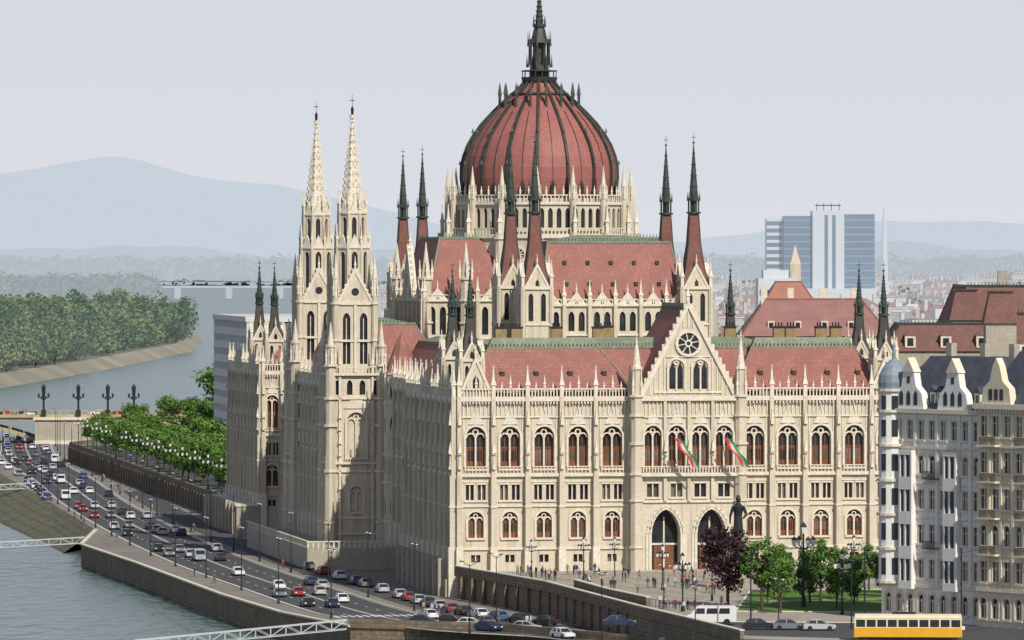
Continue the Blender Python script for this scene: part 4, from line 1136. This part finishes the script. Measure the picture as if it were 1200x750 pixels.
def gen_set(hz):
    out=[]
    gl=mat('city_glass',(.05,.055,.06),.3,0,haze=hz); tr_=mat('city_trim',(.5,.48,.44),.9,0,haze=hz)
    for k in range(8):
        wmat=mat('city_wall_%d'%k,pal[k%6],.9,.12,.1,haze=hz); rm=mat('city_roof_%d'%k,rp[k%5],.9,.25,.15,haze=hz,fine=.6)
        r=random.Random(k); w,d,h=r.uniform(18,36),r.uniform(14,22),r.uniform(17,26); mb=MB(wmat)
        mb.use(wmat); mb.bx(0,w,0,d,0,h); mb.use(tr_); mb.bx(-.4,w+.4,-.4,d+.4,h,h+.5)
        mb.use(gl); fl_=int(h/3.6); n=int(w/3)
        for f in range(fl_):
            z=1.2+f*3.5
            for i in range(n): x=w*(i+.5)/n; mb.face([(x-.6,-.03,z),(x+.6,-.03,z),(x+.6,-.03,z+1.9),(x-.6,-.03,z+1.9)])
            for i in range(int(d/3)): y=d*(i+.5)/int(d/3); mb.face([(-.03,y-.6,z),(-.03,y+.6,z),(-.03,y+.6,z+1.9),(-.03,y-.6,z+1.9)])
        if k%3==2:
            mb.use(rm); mb.bx(1,w-1,1,d-1,h+.5,h+.8); mb.use(wmat); mb.bx(w*.3,w*.5,d*.3,d*.6,h+.5,h+3.5); mb.bx(w*.7,w*.8,d*.4,d*.6,h+.5,h+2.5)
        else:
            hip(mb,0-.4,w+.4,-.4,d+.4,h+.5,h+5,d*.45,d*.45,mt=rm,cap=rm,crest=False,trimm=rm)
            mb.use(wmat)
            for i in range(4): x=w*(.15+.22*i); mb.bx(x,x+1.2,d*.4,d*.5,h+2.5,h+6.8)
            mb.use(tr_)
            for i in range(4): x=w*(.2+.18*i); mb.bx(x,x+1.4,d*.12,d*.3,h+1.2,h+3.0)
        out.append(mb.mesh())
    return out
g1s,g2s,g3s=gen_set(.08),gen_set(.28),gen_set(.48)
r=random.Random(11)
y=1290
while y<6500:
    x=.022*y
    while x<.092*y+20:
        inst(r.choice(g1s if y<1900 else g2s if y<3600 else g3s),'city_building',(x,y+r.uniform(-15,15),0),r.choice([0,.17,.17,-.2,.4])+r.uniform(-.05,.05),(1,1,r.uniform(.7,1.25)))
        x+=r.uniform(28,50)*(1 if y<3000 else 1.5)
    y+=48+ (y-1290)*.03
for k in range(22):
    y=r.uniform(2700,6000); inst(r.choice(g2s if y<3600 else g3s),'city_building',(-.02*y+r.uniform(-20,60),y,0),r.uniform(-.1,.2),(1,1,.9))
brf=mat('brown_mansard',(.21,.105,.09),.75,.25,.4,rows=1,fine=3)
mn=MB(STONE2)
for X0,X1,Y0,Y1,z1,z2 in((63,84,1012,1035,34,38.5),(76,150,1034,1075,37,44.8),(80,150,985,1000,33,40.5)):
    mn.use(STONE2); mn.bx(X0,X1,Y0,Y1,0,z1)
    hip(mn,X0-.4,X1+.4,Y0-.4,Y1+.4,z1,z2,3,4,mt=brf,cap=slate,trimm=RIB)
    mn.use(GLASS)
    for i in range(int((X1-X0)/4)):
        x=X0+2+i*4
        for z in(6,12,18,24,29): mn.face([(x-.7,Y0-.05,z),(x+.7,Y0-.05,z),(x+.7,Y0-.05,z+2.4),(x-.7,Y0-.05,z+2.4)])
    for i in range(int((X1-X0)/6)):
        x=X0+4+i*6; mn.use(TRIM); mn.bx(x-.9,x+.9,Y0-.1,Y0+2,z1+.6,z1+2.6); mn.use(GLASS); mn.bx(x-.5,x+.5,Y0-.16,Y0-.1,z1+.9,z1+2.2); mn.use(brf); mn.cone4(x,Y0+.9,z1+2.6,z1+3.8,1.1)
for x,y_ in((80,987),(92,987),(78,1036),(104,1036)):
    mn.use(STONE2); mn.bx(x-2.5,x+2.5,y_-3,y_+2,0,39); mn.use(brf); mn.cone4(x,y_-.5,39,44,2.9,1.8); mn.use(RIB); mn.cone4(x,y_-.5,44,44.3,2.0,2.0)
for x in(84,98,110): mn.use(STONE2); mn.bx(x,x+1.6,1040,1041.5,42,47.5)
mn.obj('ministry_building')
orf=mat('orange_tiles',(.40,.16,.09),.8,.2,.3,rows=.8,haze=.08)
rrf=mat('faded_red_tiles',(.31,.14,.115),.8,.25,.3,rows=.8,haze=.08,streak=.2)
ms=MB(STONE2)
ms.bx(44,70,1128,1150,0,35); hip(ms,43,71,1127,1151,35,41.8,5,9,mt=rrf,cap=rrf,trimm=ROOF,crest=False)
ms.use(STONE2); ms.bx(50,60,1190,1205,0,40); hip(ms,49.5,60.5,1189,1206,40,44.8,3,7,mt=orf,cap=orf,trimm=ROOF,crest=False)
ms.use(TRIM)
for x in(47,52,58,64): ms.bx(x,x+1.2,1136,1137.2,39,44)
for x in(48,53,58,63): ms.use(TRIM); ms.bx(x,x+1.3,1129,1131.5,36.2,37.8); ms.use(GLASS); ms.bx(x+.25,x+1.05,1128.95,1129,36.5,37.5)
ms.obj('museum_building')
wt=MB(mat('pale_concrete',(.55,.57,.58),.8,.1,.2,haze=.15))
wt.bx(88,102,2150,2175,0,42); wt.bx(90,99,2155,2170,42,45); wt.use(mat('office_glass',(.05,.06,.07),.3,0,haze=.25))
for z in range(8): wt.bx(88.5,101.5,2149.9,2149.99,8+z*4,10+z*4)
wt.use(STONE); wt.bx(104,108,2250,2254,0,47); wt.cone4(106,2252,47,54,2,.1)
wt.obj('office_block')
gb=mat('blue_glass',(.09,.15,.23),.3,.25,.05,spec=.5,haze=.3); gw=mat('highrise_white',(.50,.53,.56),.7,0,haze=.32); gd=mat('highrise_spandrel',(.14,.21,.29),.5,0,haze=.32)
hr=MB(gb,gw)
Y0=2600; k=Y0/7052
def X(px): return (px-600)*k
Z=lambda py:50-(py-300)*k
hr.use(gb); hr.bx(X(899),X(918),Y0+4,Y0+22,0,Z(256)); hr.bx(X(919),X(952),Y0,Y0+22,0,Z(253)); hr.bx(X(989),X(1025),Y0,Y0+22,0,Z(251))
hr.use(gw); hr.bx(X(952),X(989),Y0-2,Y0+20,0,Z(247)); hr.bx(X(898),X(1026),Y0-6,Y0-.1,0,Z(338))
hr.use(gb)
for i in range(2): hr.bx(X(966+i*9),X(970+i*9),Y0-2.1,Y0-2.01,10,Z(252))
for f in range(24):
    z=3+f*3.1
    for a,b_ in((899,918),(919,952),(989,1025)):
        if z<Z(256)-1: 
            hr.use(gw if a==899 else gd); o=4 if a==899 else 0; hr.bx(X(a),X(b_)-.1,Y0-.12+o,Y0-.02+o,z,z+(.8 if a>899 else 1.3))
hr.use(DARK)
for px in(958,966,975,984): hr.bx(X(px)-.12,X(px)+.12,Y0+5,Y0+5.3,Z(247),Z(238))
hr.bx(X(956),X(986),Y0+5,Y0+5.2,Z(241),Z(240))
hr.obj('glass_office_tower')
tv=MB(mat('pale_mast',(.5,.52,.55),.7,0,haze=.55)); tv.ngon(235,3800,0,80,4.2,.8,8); tv.obj('white_chimney_tower')
wh=MB(mat('grey_panel',(.56,.55,.52),.8,.1,.3,haze=.06)); wg=wh.mats[0]
wh.fr(-79.3,1600,.16,-.987)
for f in range(9):
    z=f*3.7; wh.use(wg); wh.box(0,75,-30,0,z,z+1.9); wh.use(GLASS); wh.box(.3,74.7,-29.7,-.3,z+1.9,z+3.7)
    wh.use(wg)
    for i in range(38): wh.box(i*2,i*2+.35,-.32,-.05,z+1.9,z+3.7)
wh.use(wg); wh.box(-.3,75.3,-30.3,.3,33.3,34.6)
wh.fr(-79.3+.16*75,1600-.987*75,.987,.16)
wh.use(wg)
for i in range(8):
    for f in range(9): wh.box(i*3.8,i*3.8+2.0,-.3,.02,f*3.7+1.9,f*3.7+3.7)
wh.obj('office_building')
# ================================================================ STREET FURNITURE
def lamp_mesh(h,kind):
    mb=MB(DARK,LT)
    mb.ngon(0,0,0,.9,.22,.16,8); mb.ngon(0,0,.9,h,.10,.06,8)
    if kind=='road':
        for sg in(-1,1):
            mb.limb((0,0,h-.3),(sg*1.5,0,h+.25),.05,.04,5); mb.use(LT); mb.bx(sg*1.5-.35,sg*1.5+.35,-.14,.14,h+.16,h+.3); mb.use(DARK); mb.bx(sg*1.5-.37,sg*1.5+.37,-.16,.16,h+.3,h+.4)
    else:
        mb.ngon(0,0,h*.5,h*.5+.2,.2,.2,8)
        for i in range(4):
            t=i*pi/2; x,y=.85*math.cos(t),.85*math.sin(t); mb.use(DARK); mb.limb((0,0,h-1.3),(x,y,h-1.0),.05,.05,4)
            mb.use(LT); mb.ngon(x,y,h-1.0,h-.5,.14,.22,6); mb.use(DARK); mb.ngon(x,y,h-.5,h-.2,.26,.03,6)
        mb.use(LT); mb.ngon(0,0,h,h+.55,.16,.26,6); mb.use(DARK); mb.ngon(0,0,h+.55,h+.95,.3,.03,6)
    return mb.mesh()
lr=lamp_mesh(10,'road'); lp=lamp_mesh(6,'plaza')
s=60
while s<LN-60:
    x,y,a=at(s,8.5); inst(lr,'street_lamp',(x,y,-4),a)
    x,y,a=at(s+15,-8.3); inst(lr,'street_lamp',(x,y,-4),a); s+=38
for k in range(14):
    t=k/13; inst(lp,'street_lamp',(-115+53*t+1.5,1575-322*t,0),0,1.2)
for x,y,s_ in((11,924,1),(22.5,900,1),(41.5,856,1.75),(3,930,.9),(34,925,1),(52,915,1.1),(29,872,1.0),(16,938,.9),(60,900,1.2),(24,846,1.2),(46,838,1.3)):
    inst(lp,'plaza_lamp',(x,y,0),.4,s_)
pm=MB(DARK); pm.ngon(0,0,0,11,.13,.08,8); pm.limb((0,0,10.4),(3.2,0,10.9),.05,.04,4); o=pm.obj('tram_pole',loc=(45.5,806,0))
for x,y in((32,806),(60,803),(47.3,806.6)): inst(o.data,'tram_pole',(x,y,0))
st=MB(STONE2,DARK); st.use(STONE2)
st.bx(-2.6,2.6,-2.6,2.6,0,.6); st.bx(-2,2,-2,2,.6,1.3); st.bx(-1.4,1.4,-1.4,1.4,1.3,7.2); st.bx(-1.7,1.7,-1.7,1.7,7.2,7.8)
st.use(DARK)
st.bx(-.9,.9,-.7,.7,7.8,8.0)
for z0,z1,r0,r1 in((8,9.6,.85,.72),(9.6,11,.72,.6),(11,12.3,.6,.85),(12.3,12.9,.85,.3),(12.9,13.15,.28,.26)): st.ngon(0,0,z0,z1,r0,r1,10)
st.ngon(0,0,13.1,13.5,.3,.42,10); st.ngon(0,0,13.5,14.1,.42,.2,10)
st.limb((.7,0,12.4),(1.2,-.5,11.2),.28,.2,6); st.limb((1.2,-.5,11.2),(.7,-.9,10.6),.2,.14,6); st.limb((-.7,0,12.4),(-1.2,-.2,11.0),.28,.2,6); st.limb((-1.2,-.2,11),(-1.25,-.5,9.8),.18,.12,6)
st.obj('bronze_statue',loc=(34,904,0))
fn=MB(DARK)
pts=[(19.5,858),(28,846),(31,838)]
for i in range(len(pts)-1):
    a=Vector(pts[i]);b=Vector(pts[i+1]); n=int((b-a).length/.8)
    for k in range(n): p=a.lerp(b,k/n); fn.bx(p.x-.04,p.x+.04,p.y-.04,p.y+.04,0,1.1)
    fn.limb((a.x,a.y,1.05),(b.x,b.y,1.05),.04,.04,4)
fn.obj('railing')
# ================================================================ PEOPLE
def person(walk,ms):
    V=[(0,0,.95),(0,.0,1.18),(0,0,1.38),(0,0,1.5),(0,-.01,1.60),(0,-.01,1.70),
       (.17,0,1.42),(.24,.02+walk*.1,1.14),(.25,-.06+walk*.22,.88),(.255,-.08+walk*.26,.78),
       (-.17,0,1.42),(-.24,.02-walk*.1,1.14),(-.25,-.06-walk*.22,.88),(-.255,-.08-walk*.26,.78),
       (.09,0,.88),(.10,-walk*.2-.02,.48),(.10,-walk*.25+.03,.08),(.10,-walk*.25-.14,.04),
       (-.09,0,.88),(-.10,walk*.2-.04,.48),(-.10,walk*.35,.09),(-.10,walk*.35-.14,.05)]
    E=[(0,1),(1,2),(2,3),(3,4),(4,5),(2,6),(6,7),(7,8),(8,9),(2,10),(10,11),(11,12),(12,13),(0,14),(14,15),(15,16),(16,17),(0,18),(18,19),(19,20),(20,21)]
    rad=[.15,.14,.16,.055,.095,.08,.07,.05,.04,.035,.07,.05,.04,.035,.095,.065,.045,.04,.095,.065,.045,.04]
    me=bpy.data.meshes.new('p'); me.from_pydata(V,E,[]); o=bpy.data.objects.new('p',me); COL.objects.link(o)
    m=o.modifiers.new('s','SKIN'); 
    for i,sv in enumerate(me.skin_vertices[0].data): sv.radius=(rad[i]*(1.15 if i<3 else 1),rad[i]*(.8 if i<3 else 1)); sv.use_root=(i==0)
    s2=o.modifiers.new('d','SUBSURF'); s2.levels=1; s2.render_levels=1
    dg=bpy.context.evaluated_depsgraph_get(); nm=bpy.data.meshes.new_from_object(o.evaluated_get(dg)); bpy.data.objects.remove(o)
    nm.materials.clear()
    for q in ms: nm.materials.append(q)
    for p in nm.polygons:
        z=p.center.z; x=abs(p.center.x)
        p.material_index=3 if z>1.66 or(z>1.56 and p.center.y>.03) else 2 if z>1.47 or(x>.2 and z<.9) else 0 if z>.93 else(4 if z<.09 else 1)
    return nm
skin=mat('skin',(.45,.27,.19),.6,0); hair=mat('hair',(.04,.025,.015),.7,0); shoe=mat('shoe',(.03,.03,.03),.6,0)
clo=[((.5,.5,.48),(.05,.06,.12)),((.25,.04,.04),(.04,.04,.05)),((.05,.08,.18),(.2,.18,.15)),((.03,.03,.03),(.05,.06,.1)),((.3,.25,.15),(.1,.1,.1))]
ppl=[]
for i,(a,b_) in enumerate(clo): ppl.append(person([0,1,.7,.0,1][i],[mat('shirt_%d'%i,a,.8,0),mat('trousers_%d'%i,b_,.8,0),skin,hair,shoe]))
r=random.Random(5)
pl=[]
for k in range(22): y=r.uniform(890,948); t=(951-y)/47; pl.append((-6+14*t+r.uniform(3,20),y,0))
for k in range(14):
    y=r.uniform(892,945); t=(951-y)/47; x=-6+14*t+r.uniform(4,24)
    for j in range(r.choice([2,3,4])): pl.append((x+r.uniform(-1.2,1.2),y+r.uniform(-1,1),0))
for k in range(14): pl.append((r.uniform(24,32),r.uniform(900,948),0))
for k in range(12): pl.append((r.uniform(20,30),r.uniform(838,858),0))
for k in range(10): pl.append((r.uniform(34,60),r.uniform(906,945),0))
for k in range(8): s_=r.uniform(LN-200,LN-100); x,y,a=at(s_,9.3); pl.append((x,y,-3.99))
for k in range(20): s_=r.uniform(350,LN-180); x,y,a=at(s_,r.choice([-9.5,9.2])); pl.append((x,y,-3.99))
for p in pl: inst(r.choice(ppl),'person',p,r.uniform(0,6.28),r.uniform(.95,1.05))
# ================================================================ LIGHT, SKY, CAMERA
sd=Vector((.40,-.76,.74)).normalized(); el=math.asin(sd.z); az=math.atan2(sd.x,sd.y)
w=bpy.data.worlds.new('World'); scene.world=w; w.use_nodes=True; nt=w.node_tree; N=nt.nodes; Lk=nt.links
sky=N.new('ShaderNodeTexSky'); sky.sky_type='NISHITA'; sky.sun_disc=False; sky.sun_elevation=el; sky.sun_rotation=az; sky.air_density=1.0; sky.dust_density=1.0; sky.ozone_density=2.0; sky.altitude=100
bg=N['Background']; bg.inputs['Strength'].default_value=.085
tcw=N.new('ShaderNodeTexCoord'); sp=N.new('ShaderNodeSeparateXYZ'); Lk.new(tcw.outputs['Generated'],sp.inputs[0])
m1=N.new('ShaderNodeMapRange'); m1.inputs[1].default_value=0; m1.inputs[2].default_value=.5; m1.inputs[3].default_value=.95; m1.inputs[4].default_value=.1; Lk.new(sp.outputs[2],m1.inputs[0])
m2=N.new('ShaderNodeMapRange'); m2.inputs[1].default_value=0; m2.inputs[2].default_value=.05; Lk.new(sp.outputs[2],m2.inputs[0])
hz=N.new('ShaderNodeMix'); hz.data_type='RGBA'; Lk.new(m2.outputs[0],hz.inputs[0])
hz.inputs[6].default_value=(8.7,8.95,9.5,1); hz.inputs[7].default_value=(8.0,8.35,9.6,1)
mx=N.new('ShaderNodeMix'); mx.data_type='RGBA'; Lk.new(m1.outputs[0],mx.inputs[0]); Lk.new(sky.outputs[0],mx.inputs[6]); Lk.new(hz.outputs[2],mx.inputs[7])
Lk.new(mx.outputs[2],bg.inputs[0])
L=bpy.data.lights.new('sun','SUN'); L.energy=4.7; L.angle=math.radians(.5); L.color=(1,.94,.83)
lo=bpy.data.objects.new('sun',L); COL.objects.link(lo); lo.rotation_euler=(-sd).to_track_quat('-Z','Y').to_euler(); lo.location=(0,0,500)
cam=bpy.data.cameras.new('camera'); co=bpy.data.objects.new('camera',cam); COL.objects.link(co); co.location=(0,0,50)
cam.sensor_width=36; cam.lens=36*7052/1200; cam.clip_start=5; cam.clip_end=90000
co.rotation_euler=(math.radians(90-.609),0,0); scene.camera=co
scene.view_settings.view_transform='Standard'; scene.view_settings.look='None'; scene.view_settings.exposure=0
print('faces',sum(len(o.data.polygons) for o in bpy.data.objects if o.type=='MESH'))
